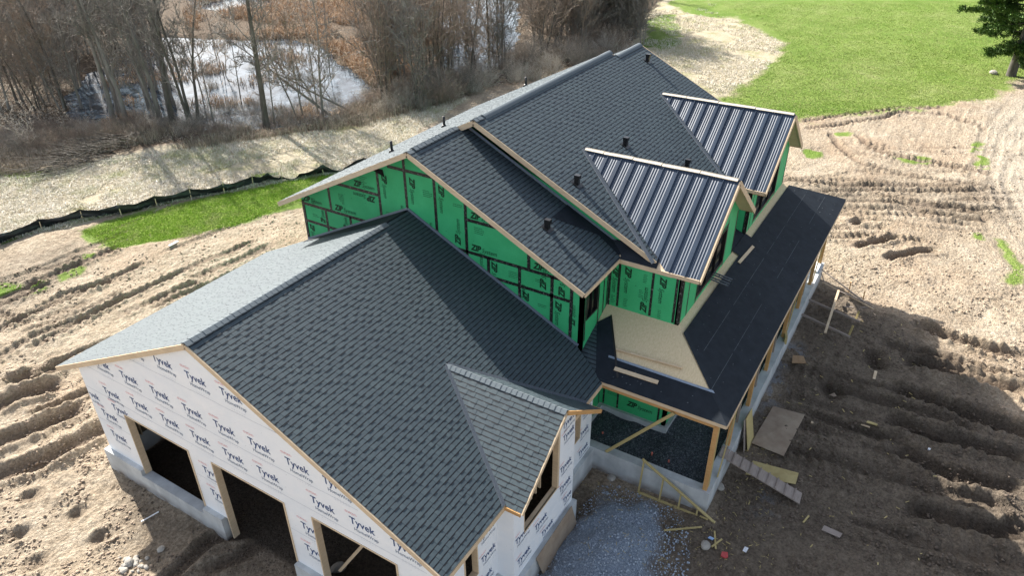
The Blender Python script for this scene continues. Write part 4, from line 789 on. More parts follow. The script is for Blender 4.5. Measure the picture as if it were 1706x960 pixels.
def bare_tree(seed, h, r0, stems=1, nb=20, low=.3, lean=0, spread=1.0, twigs=6, sub=6, mats=(0, 0), name='bare_tree', twr=.016):
    rg = random.Random(seed); root = empty(name, None, None); root['_local'] = 1; T, Bq = TB(), TB(); az0 = rg.random()*6.28
    for s_ in range(stems):
        a = az0+s_*6.28/stems; ln = .10*(stems > 1)*rg.uniform(.6, 1.6)+lean; d = Vector((math.cos(a)*ln, math.sin(a)*ln, 1)); p0 = Vector((math.cos(a), math.sin(a), 0))*(.22*(stems > 1))
        hh = h*rg.uniform(.8, 1); pts, rs = grow_limb(rg, p0-Vector((0, 0, .3)), d, hh, r0*(1 if stems == 1 else .75), 9, .045, .02); rs[0] *= 1.35; T.limb(pts, rs, 7)
        for b_ in range(nb):
            t = low+(1-low)*(b_+rg.random())/nb*.97; p, dd = at(pts, t); az = rg.random()*6.28; el = rg.uniform(.25, 1.0)
            d1 = Vector((math.cos(az)*math.cos(el), math.sin(az)*math.cos(el), math.sin(el)))+dd*.35; L1 = hh*rg.uniform(.13, .34)*(1.25-t*.75)*spread; r1 = max(.012, r0*.32*(1.1-t))
            q, qs = grow_limb(rg, p, d1, L1, r1, 5, .14, .05); Bq.limb(q, qs, 4)
            for c in range(sub):
                p2, d2 = at(q, rg.uniform(.2, 1)); d3 = (d2+Vector((rg.gauss(0, .6), rg.gauss(0, .6), rg.gauss(0.15, .5)))).normalized(); L2 = L1*rg.uniform(.25, .5); q2, s2_ = grow_limb(rg, p2, d3, L2, max(twr*1.6, r1*.35), 3, .16, .05); Bq.limb(q2, s2_, 3)
                for e in range(twigs):
                    p4, d4 = at(q2, rg.uniform(.15, 1)); d5 = (d4+Vector((rg.gauss(0, .6), rg.gauss(0, .6), rg.gauss(.1, .5)))).normalized(); q3, s3_ = grow_limb(rg, p4, d5, L2*rg.uniform(.3, .7), twr, 2, .15, .03); Bq.limb(q3, s3_, 3)
    T.build('trunk', BK[mats[0]], root); Bq.build('branches', BK[mats[1]], root); return root
def shrub(seed, h, n, mats, spread=.6, name='bare_shrub', r=.009, sub=4, tw=3):
    rg = random.Random(seed); root = empty(name, None, None); root['_local'] = 1; T = TB()
    for i in range(n):
        a = rg.random()*6.28; q = rg.random()**.5*.5*spread; el = rg.uniform(.0, spread); d = Vector((math.cos(a)*el, math.sin(a)*el, 1)); L = h*rg.uniform(.45, 1); pts, rs = grow_limb(rg, Vector((math.cos(a)*q, math.sin(a)*q, -.1)), d, L, r, 5, .16, -.01); T.limb(pts, rs, 3)
        for b_ in range(sub):
            p, dd = at(pts, rg.uniform(.25, .95)); d1 = (dd+Vector((rg.gauss(0, .6), rg.gauss(0, .6), rg.gauss(0, .4)))).normalized(); q2, s2_ = grow_limb(rg, p, d1, L*rg.uniform(.2, .45), r*.6, 3, .2, 0); T.limb(q2, s2_, 3)
            for c in range(tw): p3, d3 = at(q2, rg.random()); q3, s3_ = grow_limb(rg, p3, (d3+Vector((rg.gauss(0, .7), rg.gauss(0, .7), rg.gauss(0, .5)))).normalized(), L*.14, r*.45, 2, .2, 0); T.limb(q3, s3_, 3)
    o = T.build('branches', BK[mats], root); return root
def place(root, x, y, label, cat, group, s=1.0, first=[set()], rz=None, tilt=0, z=None):
    o = root
    if root.name in first[0]: o = copy_tree(root)
    else: first[0].add(root.name)
    if '_local' in o: del o['_local']
    o.location = (x, y, (GZ(x, y) if z is None else z)-.03); o.scale = (s, s, s); o.rotation_euler = (tilt*random.uniform(-1, 1), tilt*random.uniform(-1, 1), random.random()*6.28 if rz is None else rz); return tag(o, label, cat, group)
t_big = [bare_tree(1, 15, .24, 1, 24, .28, mats=(1, 0)), bare_tree(2, 14, .19, 3, 15, .3, mats=(1, 0)), bare_tree(3, 16, .21, 1, 22, .4, mats=(0, 0), spread=.8)]
t_mid = [bare_tree(4, 12, .12, 1, 22, .2, mats=(0, 0)), bare_tree(5, 11, .10, 2, 16, .25, mats=(0, 2)), bare_tree(6, 12.5, .13, 1, 24, .15, mats=(1, 2), spread=1.1)]
t_thin = [bare_tree(7, 9, .06, 1, 16, .25, mats=(0, 2), twigs=4, sub=5, name='sapling'), bare_tree(8, 8, .05, 2, 12, .2, mats=(2, 3), twigs=4, sub=5, name='sapling')]
t_tang = [bare_tree(9, 8.5, .09, 3, 20, .08, mats=(1, 0), twigs=4, sub=6, spread=1.25, twr=.016), bare_tree(10, 7.5, .07, 4, 16, .05, mats=(1, 2), twigs=4, sub=6, spread=1.3, twr=.016)]
t_fine = [bare_tree(12, 9, .06, 4, 18, .1, mats=(0, 0), twigs=5, sub=5, spread=1.2, twr=.016)]
t_wide = [bare_tree(13, 11, .12, 2, 22, .12, mats=(0, 0), twigs=5, sub=6, spread=1.45, twr=.016), bare_tree(14, 10, .10, 3, 18, .1, mats=(1, 2), twigs=5, sub=6, spread=1.5, twr=.016)]
# trunks that stand out in the photo
lead = [((443, 210), t_big[0], 1.05, 'thick dark bare tree standing alone in front of the bright pond water'), ((320, 200), t_big[1], 1.0, 'three-stemmed bare tree on the near bank left of the open water'),
        ((187, 197), t_big[2], 1.0, 'leaning grey tree beside the narrow left arm of the pond'), ((287, 200), t_big[0], 1.05, 'tall dark tree just left of the three-stemmed one on the pond bank'),
        ((355, 198), t_thin[0], 1.0, 'slim sapling between the three-stemmed tree and the lone thick tree'), ((538, 192), t_mid[0], 1.0, 'medium bare tree at the right end of the open water'),
        ((500, 194), t_mid[1], 1.0, 'forked bare tree right of the lone thick tree'), ((50, 256), t_thin[1], .55, 'small leafless sapling alone in the dry grass at the left edge'),
        ((108, 178), t_mid[2], 1.1, 'dark spreading tree at the left end of the pond bank'), ((135, 177), t_mid[0], 1.0, 'slender tree next to the dark spreading tree at the left'),
        ((697, 178), t_tang[0], 1.1, 'vine-tangled tree at the wood edge above the house roof'), ((456, 202), t_thin[0], 1.1, 'thin stem growing against the lone thick tree')]
for (u, v), r_, s_, lb in lead: x, y = P2G(u, v); place(r_, x, y, lb, 'tree', 'bare trees along the pond', s_)
def in_px(x, y):
    d = Vector((x, y, 0))-Vector(CAM); zc = d.dot(fw); return (853+FPX*d.dot(rt)/zc, 480-FPX*d.dot(up)/zc) if zc > 1 else (-9e9, 0)
rt_ = random.Random(5)
def scatter(n, ulo, uhi, vfun, kinds, label, cat, group, smin, smax, tilt=.05, avoid=None):
    c = 0; g = 0
    while c < n and g < n*40:
        g += 1; u = rt_.uniform(ulo, uhi); v = vfun(u); x, y = P2G(u, v)
        if avoid and avoid(u, v): continue
        place(rt_.choice(kinds), x, y, label, cat, group, rt_.uniform(smin, smax), tilt=tilt); c += 1
inwater = lambda u, v: any(inpoly(np.array([float(u)]), np.array([float(v)]), q)[0] for q in (POND, POND2))
scatter(62, -80, 255, lambda u: rt_.uniform(20, 185+(u/250)*5), t_mid+t_big[2:]+t_wide+t_wide, 'grey leafless tree crowded in the dense wood at upper left', 'tree', 'bare trees of the dense left wood', .75, 1.1, avoid=lambda u, v: inpoly(np.array([float(u)]), np.array([float(v)]), POND)[0])
scatter(14, 195, 290, lambda u: rt_.uniform(140, 200), [t_big[0], t_big[2], t_mid[0]], 'dark upright trunk in the row left of the open pond water', 'tree', 'close-set trunks left of the open water', .9, 1.1, tilt=.02)
scatter(10, 330, 640, lambda u: rt_.uniform(60, 195), t_thin, 'thin leafless sapling rising from the pond edge', 'tree', 'thin saplings in and around the pond', .7, 1.2, .08)
scatter(60, 625, 1055, lambda u: rt_.uniform(40, 176-(u-625)*.26), t_tang+t_wide+t_mid[1:], 'tangled brown leafless tree in the thicket behind the house ridge', 'tree', 'tangled trees behind the house', .8, 1.2, .1)
scatter(30, 560, 1060, lambda u: rt_.uniform(-70, 30), t_mid+t_tang, 'leafless tree deep in the wood beyond the thicket', 'tree', 'far trees beyond the thicket', .9, 1.2)
scatter(26, 940, 1075, lambda u: rt_.uniform(30, 75), t_fine, 'pale fine-twigged tree at the wood corner by the lawn', 'tree', 'pale trees at the wood corner', .7, 1.0, .12)
for (u, v, az, ln) in ((560, 190, 2.0, 1.1), (590, 185, 2.3, .9)):   # two half-fallen trees over the water
    x, y = P2G(u, v); o = place(t_mid[0], x, y, 'half-fallen tree leaning low over the pond, the %s one' % ('longer' if az < 2.2 else 'shorter'), 'tree', 'leaning trees', ln, rz=0); o.rotation_euler = (-.85, -.35 if az < 2.2 else -.75, .2)
s_k = [shrub(31, 1.9, 70, 2, .8), shrub(32, 1.6, 90, 3, 1.0), shrub(33, 2.4, 60, 0, .7), shrub(34, 1.3, 100, 2, 1.2)]
edge = lambda u: 262-(u/700.)*78 if u < 700 else 184-(u-700)*.27
scatter(120, -40, 700, lambda u: edge(u)-rt_.uniform(0, 42), s_k, 'leafless brushy shrub in the thicket along the wood edge', 'shrub', 'shrubs along the wood edge', .5, .95, .1)
scatter(80, 640, 1060, lambda u: edge(u)-rt_.uniform(-2, 50), s_k[:3], 'brown shrub in the undergrowth behind the house roof', 'shrub', 'shrubs behind the house', .8, 1.5, .1)
scatter(26, 260, 640, lambda u: rt_.uniform(90, 200), s_k[1:3], 'twiggy shrub standing in the shallow pond', 'shrub', 'shrubs in the pond', .4, .8, .1)
# fallen brush pile
T = TB(); rg = random.Random(3); bp = P2G(150, 268)
br = empty('brush_pile', 'dark heap of cut branches lying at the wood edge on the left', 'brush pile', (bp[0], bp[1], 0))
for i in range(260):
    p = Vector((rg.gauss(0, 2.0), rg.gauss(0, .7), rg.uniform(.0, .8))); a = rg.gauss(2.5, .5); pts, rs = grow_limb(rg, p, Vector((math.cos(a), math.sin(a), rg.uniform(-.15, .25))), rg.uniform(1, 3.2), rg.uniform(.012, .04), 4, .12, 0); T.limb(pts, rs, 3)
br['_local'] = 1; T.build('cut_branches', BK[1], br); del br['_local']
# evergreen at the upper right
def evergreen():
    rg = random.Random(8); x, y = P2G(1684, 126); root = empty('evergreen_tree', 'dark green evergreen with a bare lower trunk at the upper right corner', 'tree', (x, y, -.1)); root['_local'] = 1
    T = TB(); pts = [Vector((0, 0, 0)), Vector((.05, 0, 4)), Vector((0, .1, 9)), Vector((.1, 0, 17))]; T.limb(pts, [.42, .32, .22, .04], 9); V, F, A = [], [], []
    for w_ in range(34):
        z = 2.6+w_*.42; Lm = 5.6*(1-((z-2.6)/15.5))**.75+.4
        if z < 3.6: Lm *= .65
        for k in range(rg.randint(5, 7)):
            a = rg.random()*6.28; L = Lm*rg.uniform(.7, 1.12); d = Vector((math.cos(a), math.sin(a), rg.uniform(-.18, .12))); q, qs = grow_limb(rg, Vector((0, 0, z)), d, L, .05, 6, .05, .015); T.limb(q, qs, 4)
            for c in range(int(14+L*10)):
                t = rg.uniform(.28, 1.0); p, dd = at(q, t); sd = Vector((-dd.y, dd.x, 0)); off = sd*rg.gauss(0, .36*(1.15-t)*L*.28+.12); p = p+off+Vector((0, 0, rg.gauss(-.06, .10)))
                for l in range(15):
                    dv = (dd*rg.uniform(.1, 1)+off*rg.uniform(-.2, 1.2)+Vector((rg.gauss(0, .45), rg.gauss(0, .45), rg.gauss(.08, .35)))).normalized(); b0 = p+Vector((rg.gauss(0, .1), rg.gauss(0, .1), rg.gauss(0, .07))); s_ = dv.cross(Vector((rg.random(), rg.random(), 1))).normalized()*.045; n0 = len(V)
                    e = b0+dv*rg.uniform(.14, .30); V += [b0-s_, b0+s_, e+s_*.4, e-s_*.4]; F.append((n0, n0+1, n0+2, n0+3)); A.append(rg.random())
    T.build('trunk', BK[1], root); m = NT('evergreen_needles', .7, .25); v = m.attr('var'); m.col(m.ramp(v, [(0, (.025, .06, .012)), (.6, (.065, .13, .025)), (1, (.14, .22, .05))]))
    raw('crown', [tuple(q) for q in V], F, m.m, root, attrs={'var': ('FACE', A)}); del root['_local']
evergreen()
# ------------------------------------------------------------------ ground cover
def tufts(name, px_poly, n, h, w_, mat, seed, lean=.5, per=7, keep=None, z=None, curl=.3, rad=.12):
    rg = np.random.default_rng(seed); P = [P2G(*p) for p in px_poly]; xs = [p[0] for p in P]; ys = [p[1] for p in P]; m = n*5
    # sample in the photo's own footprint so that density follows distance
    us = rg.uniform(min(p[0] for p in px_poly), max(p[0] for p in px_poly), m); vs_ = rg.uniform(min(p[1] for p in px_poly), max(p[1] for p in px_poly), m)
    k = inpoly(us, vs_, px_poly); us, vs_ = us[k][:n], vs_[k][:n]; dx = fw.x+rt.x*(us-853)/FPX-up.x*(vs_-480)/FPX; dy = fw.y+rt.y*(us-853)/FPX-up.y*(vs_-480)/FPX; dz = fw.z+rt.z*(us-853)/FPX-up.z*(vs_-480)/FPX; t = -CAM[2]/dz; x = CAM[0]+dx*t; y = CAM[1]+dy*t
    if keep is not None: q = keep(x, y); x = x[q]; y = y[q]
    i = np.clip(np.searchsorted(gx, x), 1, len(gx)-1); j = np.clip(np.searchsorted(gy, y), 1, len(gy)-1); zz = Z.reshape(len(gx), len(gy))[i, j] if z is None else np.full(x.shape, z)
    x = np.repeat(x, per)+rg.normal(0, rad, x.size*per); y = np.repeat(y, per)+rg.normal(0, rad, y.size*per); zz = np.repeat(zz, per); N = x.size
    a = rg.uniform(0, 6.28, N); ln = np.abs(rg.normal(0, lean, N)); H_ = h*rg.uniform(.4, 1.1, N); a2 = a+rg.normal(0, .8, N); ca, sa = np.cos(a), np.sin(a); px_, py_ = -np.sin(a2)*w_/2, np.cos(a2)*w_/2
    b0 = np.stack([x, y, zz-.02], 1); m1 = np.stack([x+ca*ln*H_*.4, y+sa*ln*H_*.4, zz+H_*.6], 1); e = np.stack([x+ca*ln*H_*(1+curl), y+sa*ln*H_*(1+curl), zz+H_*(1-.3*np.minimum(ln, 1.5))], 1); s_ = np.stack([px_, py_, 0*px_], 1)
    V = np.stack([b0-s_, b0+s_, m1+s_*.9, m1-s_*.9, e+s_*.25, e-s_*.25], 1).reshape(-1, 3); i0 = np.arange(N)*6; F = np.concatenate([np.stack([i0, i0+1, i0+2, i0+3], 1), np.stack([i0+3, i0+2, i0+4, i0+5], 1)]); A = np.tile(rg.random(N), 2)
    return tag(raw(name, V, F, mat, attrs={'var': ('FACE', A)}), kind='stuff')
def vm(name, stops, rough=.85, patch=None, sc=.12, lo=.5, hi=.62, amt=.8):
    m = NT(name, rough, .2); c = m.ramp(m.attr('var'), stops)
    if patch: c = m.mix(m.fr(m.noise(sc, 5, .7), lo, hi, 0, amt), c, patch)
    m.col(c); return m.m
STR = vm('dry_grass_blades', [(0, (.34, .29, .18)), (.4, (.62, .56, .44)), (1, (.92, .88, .80))], patch=(.30, .34, .12), sc=.16, lo=.53, hi=.66, amt=.6); REED = vm('marsh_reed_blades', [(0, (.20, .125, .07)), (.5, (.44, .31, .20)), (1, (.74, .61, .48))]); WEED = vm('dead_weed_stalks', [(0, (.14, .115, .085)), (.6, (.33, .28, .22)), (1, (.54, .48, .39))]); GRS3 = vm('mown_grass_blades', [(0, (.10, .17, .015)), (.5, (.215, .30, .045)), (1, (.46, .50, .18))], patch=(.42, .42, .19), sc=.10, lo=.44, hi=.62, amt=.65); GRS2 = vm('fresh_grass_blades', [(0, (.11, .21, .012)), (.5, (.25, .40, .03)), (1, (.47, .58, .12))], patch=(.40, .40, .18), sc=.5, lo=.5, hi=.66, amt=.6); GRS = vm('lawn_blades', [(0, (.055, .12, .012)), (.5, (.16, .25, .03)), (1, (.42, .46, .16))])
nz = lambda x, y, s_=.35, t=-.02, k=9: fbm(x*s_, y*s_, k, 3) > t
tufts('dry_grass', [(-60, 300), (60, 282), (250, 255), (600, 212), (700, 182), (785, 160), (600, 285), (470, 302), (200, 355), (0, 402), (-60, 410)], 24000, .20, .022, STR, 1, 1.1, 4, lambda x, y: nz(x, y, .3, -.22))
tufts('dry_grass', [(1050, 85), (1075, 25), (1180, 0), (1245, 42), (1308, 73), (1278, 112), (1200, 160), (1120, 110)], 7000, .2, .03, STR, 2, .9, 4, lambda x, y: nz(x, y, .3, -.05))
tufts('dead_weeds', [(-60, 305), (-60, 230), (60, 215), (250, 195), (700, 150), (1030, 60), (1060, 92), (780, 162), (600, 214), (250, 256)], 9000, .75, .018, WEED, 3, .45, 5, lambda x, y: nz(x, y, .25, -.1, 19))
tufts('marsh_reeds', [(290, -10), (400, -10), (640, -10), (720, 5), (735, 60), (690, 130), (650, 165), (600, 120), (560, 88), (520, 62), (400, 62), (330, 62)], 8000, 1.15, .055, REED, 4, .55, 8, lambda x, y: nz(x, y, .16, -.07, 29), z=-.2, rad=.3)
tufts('marsh_reeds', [(120, 150), (180, 95), (330, 60), (560, 88), (640, 150), (560, 190), (440, 202), (150, 200)], 2300, .6, .045, REED, 5, .5, 7, lambda x, y: nz(x, y, .3, .035, 39), z=-.2, rad=.3)
tufts('fallen_leaf_litter', [(-60, 260), (-60, 120), (0, 60), (120, 110), (170, 200), (330, 212), (620, 200), (720, 120), (860, 10), (1060, 0), (1050, 85), (700, 178), (250, 240)], 9000, .10, .07, WEED, 6, 1.6, 4)
tufts('lawn_grass', [(135, 385), (300, 341), (470, 303), (580, 285), (500, 335), (400, 372), (300, 398), (190, 414)], 16000, .08, .018, GRS2, 7, .7, 4)
tufts('lawn_grass', [(1200, 166), (1285, 112), (1312, 70), (1290, 50), (1200, 5), (1706, 2), (1706, 125), (1640, 168), (1330, 200)], 42000, .07, .035, GRS3, 8, .9, 2)
# clods and pebbles churned up in the dirt
def clods(name, n, polys, smin, smax, mat, seed, keep=None):
    rg = np.random.default_rng(seed); ico = bmesh.new(); bmesh.ops.create_icosphere(ico, subdivisions=1, radius=1); iv = np.array([v.co[:] for v in ico.verts]); fi = np.array([[v.index for v in f.verts] for f in ico.faces]); ico.free(); V = []; F = []; c = 0
    for pp in polys:
        us = rg.uniform(min(p[0] for p in pp), max(p[0] for p in pp), n*3); vs_ = rg.uniform(min(p[1] for p in pp), max(p[1] for p in pp), n*3); k = inpoly(us, vs_, pp); us, vs_ = us[k][:n], vs_[k][:n]
        for u, v in zip(us, vs_):
            x, y = P2G(u, v)
            if .1 < x < 25.4 and -11.7 < y < 6.7 and not (x < 8.4 and y < -7.8): continue
            if 2.5 < x < 8.2 and -11.7 < y < -7.5: continue
            if fbm(np.array([x*.8]), np.array([y*.8]), 50, 3)[0] < -.03: continue
            s_ = smin+(smax-smin)*rg.random()**3; z = GZ(x, y); jit = iv*(1+rg.normal(0, .22, iv.shape))*[s_*rg.uniform(.7, 1.5), s_*rg.uniform(.7, 1.5), s_*.7]; a = rg.uniform(0, 6.28); R2 = np.array([[math.cos(a), -math.sin(a), 0], [math.sin(a), math.cos(a), 0], [0, 0, 1]])
            V.append(jit@R2.T+[x, y, z+s_*.25]); F.append(fi+c*len(iv)); c += 1
    return tag(raw(name, np.concatenate(V), np.concatenate(F), mat), kind='stuff')
DRT = simple('dry_dirt_clod', (.25, .185, .13), (.42, .34, .26), 5, .95, .3, .01); WDRT = simple('damp_dirt_clod', (.085, .063, .048), (.19, .15, .115), 5, .95, .3, .01)  # darker damp clods for shadowed zones, shade put into their colour
LZ = [(-20, 430), (200, 400), (500, 350), (500, 400), (300, 480), (130, 590), (190, 780), (260, 960), (-20, 960)]; RZ = [(1310, 300), (1700, 200), (1706, 700), (1580, 640), (1500, 530), (1370, 460), (1340, 380)]; SZ = [(940, 780), (1165, 860), (1340, 470), (1480, 530), (1590, 640), (1706, 720), (1706, 960), (900, 960)]
clods('dirt_clods', 9000, [LZ, RZ], .008, .06, DRT, 1); clods('dirt_clods', 14000, [SZ], .008, .055, WDRT, 2); clods('dirt_clods', 700, [[(200, 790), (380, 870), (500, 960), (260, 960)]], .008, .05, WDRT, 5)
rg = np.random.default_rng(9); ico = bmesh.new(); bmesh.ops.create_icosphere(ico, subdivisions=1, radius=1); iv = np.array([v.co[:] for v in ico.verts]); fi = np.array([[v.index for v in f.verts] for f in ico.faces]); ico.free(); V, F = [], []
for k in range(6500):
    a = rg.random()*6.28; q = rg.random()**.55*1.25; x = 5.3+2.6*q*math.cos(a); y = -9.6+1.9*q*math.sin(a)
    if y > -8.1 or (x > 8.2 and y > -11.8): continue
    s_ = .009+.028*rg.random()**3; V.append(iv*(1+rg.normal(0, .2, iv.shape))*s_+[x, y, GZ(x, y)+s_*.4]); F.append(fi+12*len(F))
tag(raw('loose_stones', np.concatenate(V), np.concatenate(F), simple('blue_grey_stone', (.20, .245, .30), (.52, .58, .66), 9, .9, 0)), kind='stuff')
# chips of wood in the backfill
wc = MB(); rg = random.Random(12)
for k in range(420):
    u, v = rg.uniform(960, 1290), rg.uniform(745, 955)
    x, y = P2G(u, v)
    if x > 8.3 and y > -11.8 or (x < 6.3 and y > -8.4): continue
    wc.beam((x, y, GZ(x, y)+.02), (x+rg.gauss(0, .06), y+rg.gauss(0, .06), GZ(x, y)+.03), .012, .006)
for k in range(110):
    u, v = rg.uniform(1180, 1560), rg.uniform(520, 940); x, y = P2G(u, v)
    if y > -11.8: continue
    a = rg.random()*6.28; L = rg.uniform(.04, .16); wc.beam((x, y, GZ(x, y)+.03), (x+L*math.cos(a), y+L*math.sin(a), GZ(x, y)+.04), rg.uniform(.015, .035), .012)
tag(wc.build('wood_chips', LUM2), kind='stuff')
# ------------------------------------------------------------------ silt fence
FAB = NT('black_silt_fabric', .5, .4); FAB.col(FAB.ramp(FAB.noise(2.2, 5, .65, FAB.co((1, 1, 3))), [(.35, (.008, .009, .012)), (.6, (.025, .028, .036)), (.75, (.12, .13, .16))])); FAB.bump(FAB.noise(4, 4), .5, .05)
fp = [(-40, 415), (0, 407), (70, 381), (138, 366), (203, 359), (262, 344), (319, 331), (374, 322), (422, 308), (448, 303), (470, 299), (500, 297), (540, 291), (575, 283), (640, 262)]
FE = empty('silt_fence', 'sagging black silt fence on wooden stakes between the dry grass and the green strip', 'fence', (*P2G(262, 344), 0)); fo = FE.location
pts = [Vector((*P2G(*p), 0)) for p in fp]; rg = random.Random(4); cur = []
for i in range(len(pts)-1):
    n = max(2, int((pts[i+1]-pts[i]).length/.22))
    for k in range(n): cur.append((pts[i].lerp(pts[i+1], k/n), k/n, i))
V = []; NR = 7
for q, (p, t, i) in enumerate(cur):
    sag = 4*t*(1-t); hh = .70*(1-.22*sag*rg.uniform(.7, 1)); 
    if p.x > 19.3: hh *= .75+.4*math.sin(p.x*2.3); 
    z0 = GZ(p.x, p.y)
    for r_ in range(NR):
        f_ = r_/(NR-1); o_ = .12*math.sin(f_*3.1)*math.sin(q*.5+r_)+.05*rg.uniform(-1, 1)*(f_ < .95)-.25*(1-f_)**2+(.35*f_*sag if p.x > 19 else .08*sag*f_)
        V.append((p.x-o_*.45, p.y-o_*.9, z0-.04+hh*f_))
i = np.arange(len(V)).reshape(-1, NR); F = np.stack([i[:-1, :-1], i[1:, :-1], i[1:, 1:], i[:-1, 1:]], -1).reshape(-1, 4)
raw('fence_fabric', np.array(V)-np.array(fo), F, FAB.m, FE, smooth=True)
for k in (1, 2, 3, 4, 5, 6, 7, 8, 10, 12): p = pts[k]; m = MB(); m.beam((p.x-.03, p.y-.03, -.1), (p.x+rg.uniform(-.08, .08), p.y+rg.uniform(-.05, .1), .80), .04, .04); m.build('stake', LUM, FE)

# ------------------------------------------------------------------ things lying about
def single(name, label, cat, mb, mat, group=None, **k):
    o = mb.build(name, mat, **k); c = sum((v.co for v in o.data.vertices), Vector())/len(o.data.vertices); c.z = min(v.co.z for v in o.data.vertices); o.data.transform(Matrix.Translation(-c)); o.location = c; return tag(o, label, cat, group)
# ramp with cleats
RA = empty('wooden_ramp', 'cleated grey wooden ramp sloping from the foundation wall down to the mud', 'ramp', (10.5, -12.6, 0))
p0, p1 = Vector((10.47, -11.32, 1.0)), Vector((10.63, -14.05, .10)); m = MB(); m.beam(p0, p1, .50, .04); m.build('deck_board', GRY, RA)
for k in range(9):
    t = .06+.108*k; q = p0.lerp(p1, t)+Vector((0, 0, .035)); m = MB(); m.beam(q+Vector((-.27, -.015, 0)), q+Vector((.27, .015, 0)), .045, .05); m.build('cleat', GRY, RA)
# plywood sheets
m = MB(); m.prism([(14.75, -12.1, GZ(14.7, -12.2)+.08), (14.73, -13.24, GZ(14.7, -13.2)+.08), (12.35, -13.09, GZ(12.4, -13)+.08), (12.38, -11.95, GZ(12.4, -12)+.08)], (0, 0, .018)); single('plywood_sheet', 'large muddy plywood sheet lying flat beside the porch foundation', 'plywood', m, PLY)
m = MB(); m.prism([(11.56, -12.24, .06), (11.76, -13.73, .08), (11.19, -13.76, .08), (10.80, -12.2, .06)], (0, 0, .018)); single('plywood_offcut', 'pale striped plywood offcut half under the cleated ramp', 'plywood', m, LUM2)
for k, (x0, x1, lb, mt) in enumerate(((12.0, 12.75, 'treated board leaning on the porch foundation, nearer the big plywood sheet', LUM2), (11.85, 12.55, 'dark-edged board leaning on the foundation behind the treated one', GRY))):
    m = MB(); y = -11.95+.1*k; m.prism([(x0, y, 0), (x1, y, 0), (x1+.1, -11.66+.03*k, 1.22), (x0+.1, -11.66+.03*k, 1.3)], (0, .02, 0)); single('leaning_board', lb, 'board', m, mt)
m = MB(); m.prism([(3.85, -8.30, 0), (6.0, -8.30, .0), (5.8, -8.17, .98), (3.62, -8.17, .90)], (0, .02, 0)); single('sheathing_board', 'sheathing board leaning against the garage bay beside the stone dust heap', 'board', m, PLY)
# wedge-shaped stud frame against the porch foundation
SF = empty('stud_frame', 'triangular lumber stud frame leaning against the front of the porch foundation', 'frame', (8.3, -10.4, 0))
a, b_, c_, d_ = Vector((8.40, -9.36, 1.36)), Vector((8.22, -9.42, .04)), Vector((8.25, -11.42, .06)), Vector((8.27, -11.98, .05))
def stud(nm, p, q): e = MB(); e.beam(p, q, .04, .09, (1, 0, 0)); e.build(nm, LUM2, SF)
stud('top_plate', a, d_); stud('bottom_plate', b_, c_)
for t in (.0, .36, .68, .98):
    lo = b_.lerp(c_, t); hi = a.lerp(d_, (lo.y-a.y)/(d_.y-a.y)); hi.z -= .05; 
    if hi.z-lo.z > .1: stud('stud', lo+Vector((0, 0, .03)), hi)
# boards on the ground right of the porch
L_ = lambda x, y: GZ(x, y)
m = MB(); m.beam((22.6, -11.62, .42), (21.95, -13.9, .38), .06, .09); single('formwork_board', 'pale board running out from the foundation, the farther of the two under the cross board', 'board', m, GRY, 'formwork boards beside the porch')
m = MB(); m.beam((21.2, -11.62, .42), (20.55, -13.75, .36), .06, .09); single('formwork_board', 'pale board running out from the foundation, the nearer of the two under the cross board', 'board', m, GRY, 'formwork boards beside the porch')
m = MB(); m.beam((23.95, -12.62, .52), (20.2, -12.80, .46), .10, .05); single('cross_board', 'long light board laid across the two formwork boards', 'board', m, LUM)
for k, (u, v, lb) in enumerate(((1424, 536, 'yellow-green stake at the end of the farther formwork board'), (1414, 560, 'yellow-green stake at the end of the nearer formwork board'))):
    x, y = P2G(u, v); m = MB(); m.beam((x, y, 0), (x+.12, y-.05, .5), .09, .03); single('survey_stake', lb, 'stake', m, LUM2, 'survey stakes')
for p, q, z0, z1_, lb, mt in (((1366, 447), (1440, 503), .9, .25, 'long thin lath propped from the far foundation corner to the ground', GRY), ((1370, 470), (1455, 515), .15, .15, 'lath lying along the shadow edge beside the porch', LUM), ((1395, 484), (1450, 507), .25, .2, 'broken lath across the others near the shadow edge', GRY), ((1395, 511), (1455, 513), .1, .1, 'short straight lath in the shade below the lath tangle', GRY), ((1451, 518), (1468, 535), .08, .08, 'small pale stick lying alone in the shade right of the laths', LUM), ((1365, 445), (1375, 475), .9, .05, 'weathered prop standing at the far foundation corner', GRY)):
    a = P2G(*p, z0); b2 = P2G(*q, z1_); m = MB(); m.beam((*a, z0), (*b2, z1_), .05, .03); single('lath', lb, 'lath', m, mt, 'laths by the far foundation corner')
for u, v, lb in ((1414, 487, 'orange-brown upright stub at the far end of the laths'), (1437, 502, 'short yellow upright stub beyond the laths')):
    x, y = P2G(u, v); m = MB(); m.beam((x, y, 0), (x, y+.02, .55), .10, .04); single('stub_post', lb, 'stub post', m, ORG)
m = MB(); m.beam((25.3, -11.40, .99), (24.3, -11.40, .99), .2, .10); single('timber_offcut', 'pale timber offcut lying on the sunny end of the foundation wall', 'timber', m, WHT)
m = MB(); m.beam((18.35, -11.5, .99), (17.9, -11.62, 1.0), .10, .3); single('board_scrap', 'wooden scrap lying across the foundation wall midway along the porch', 'board', m, LUM2)
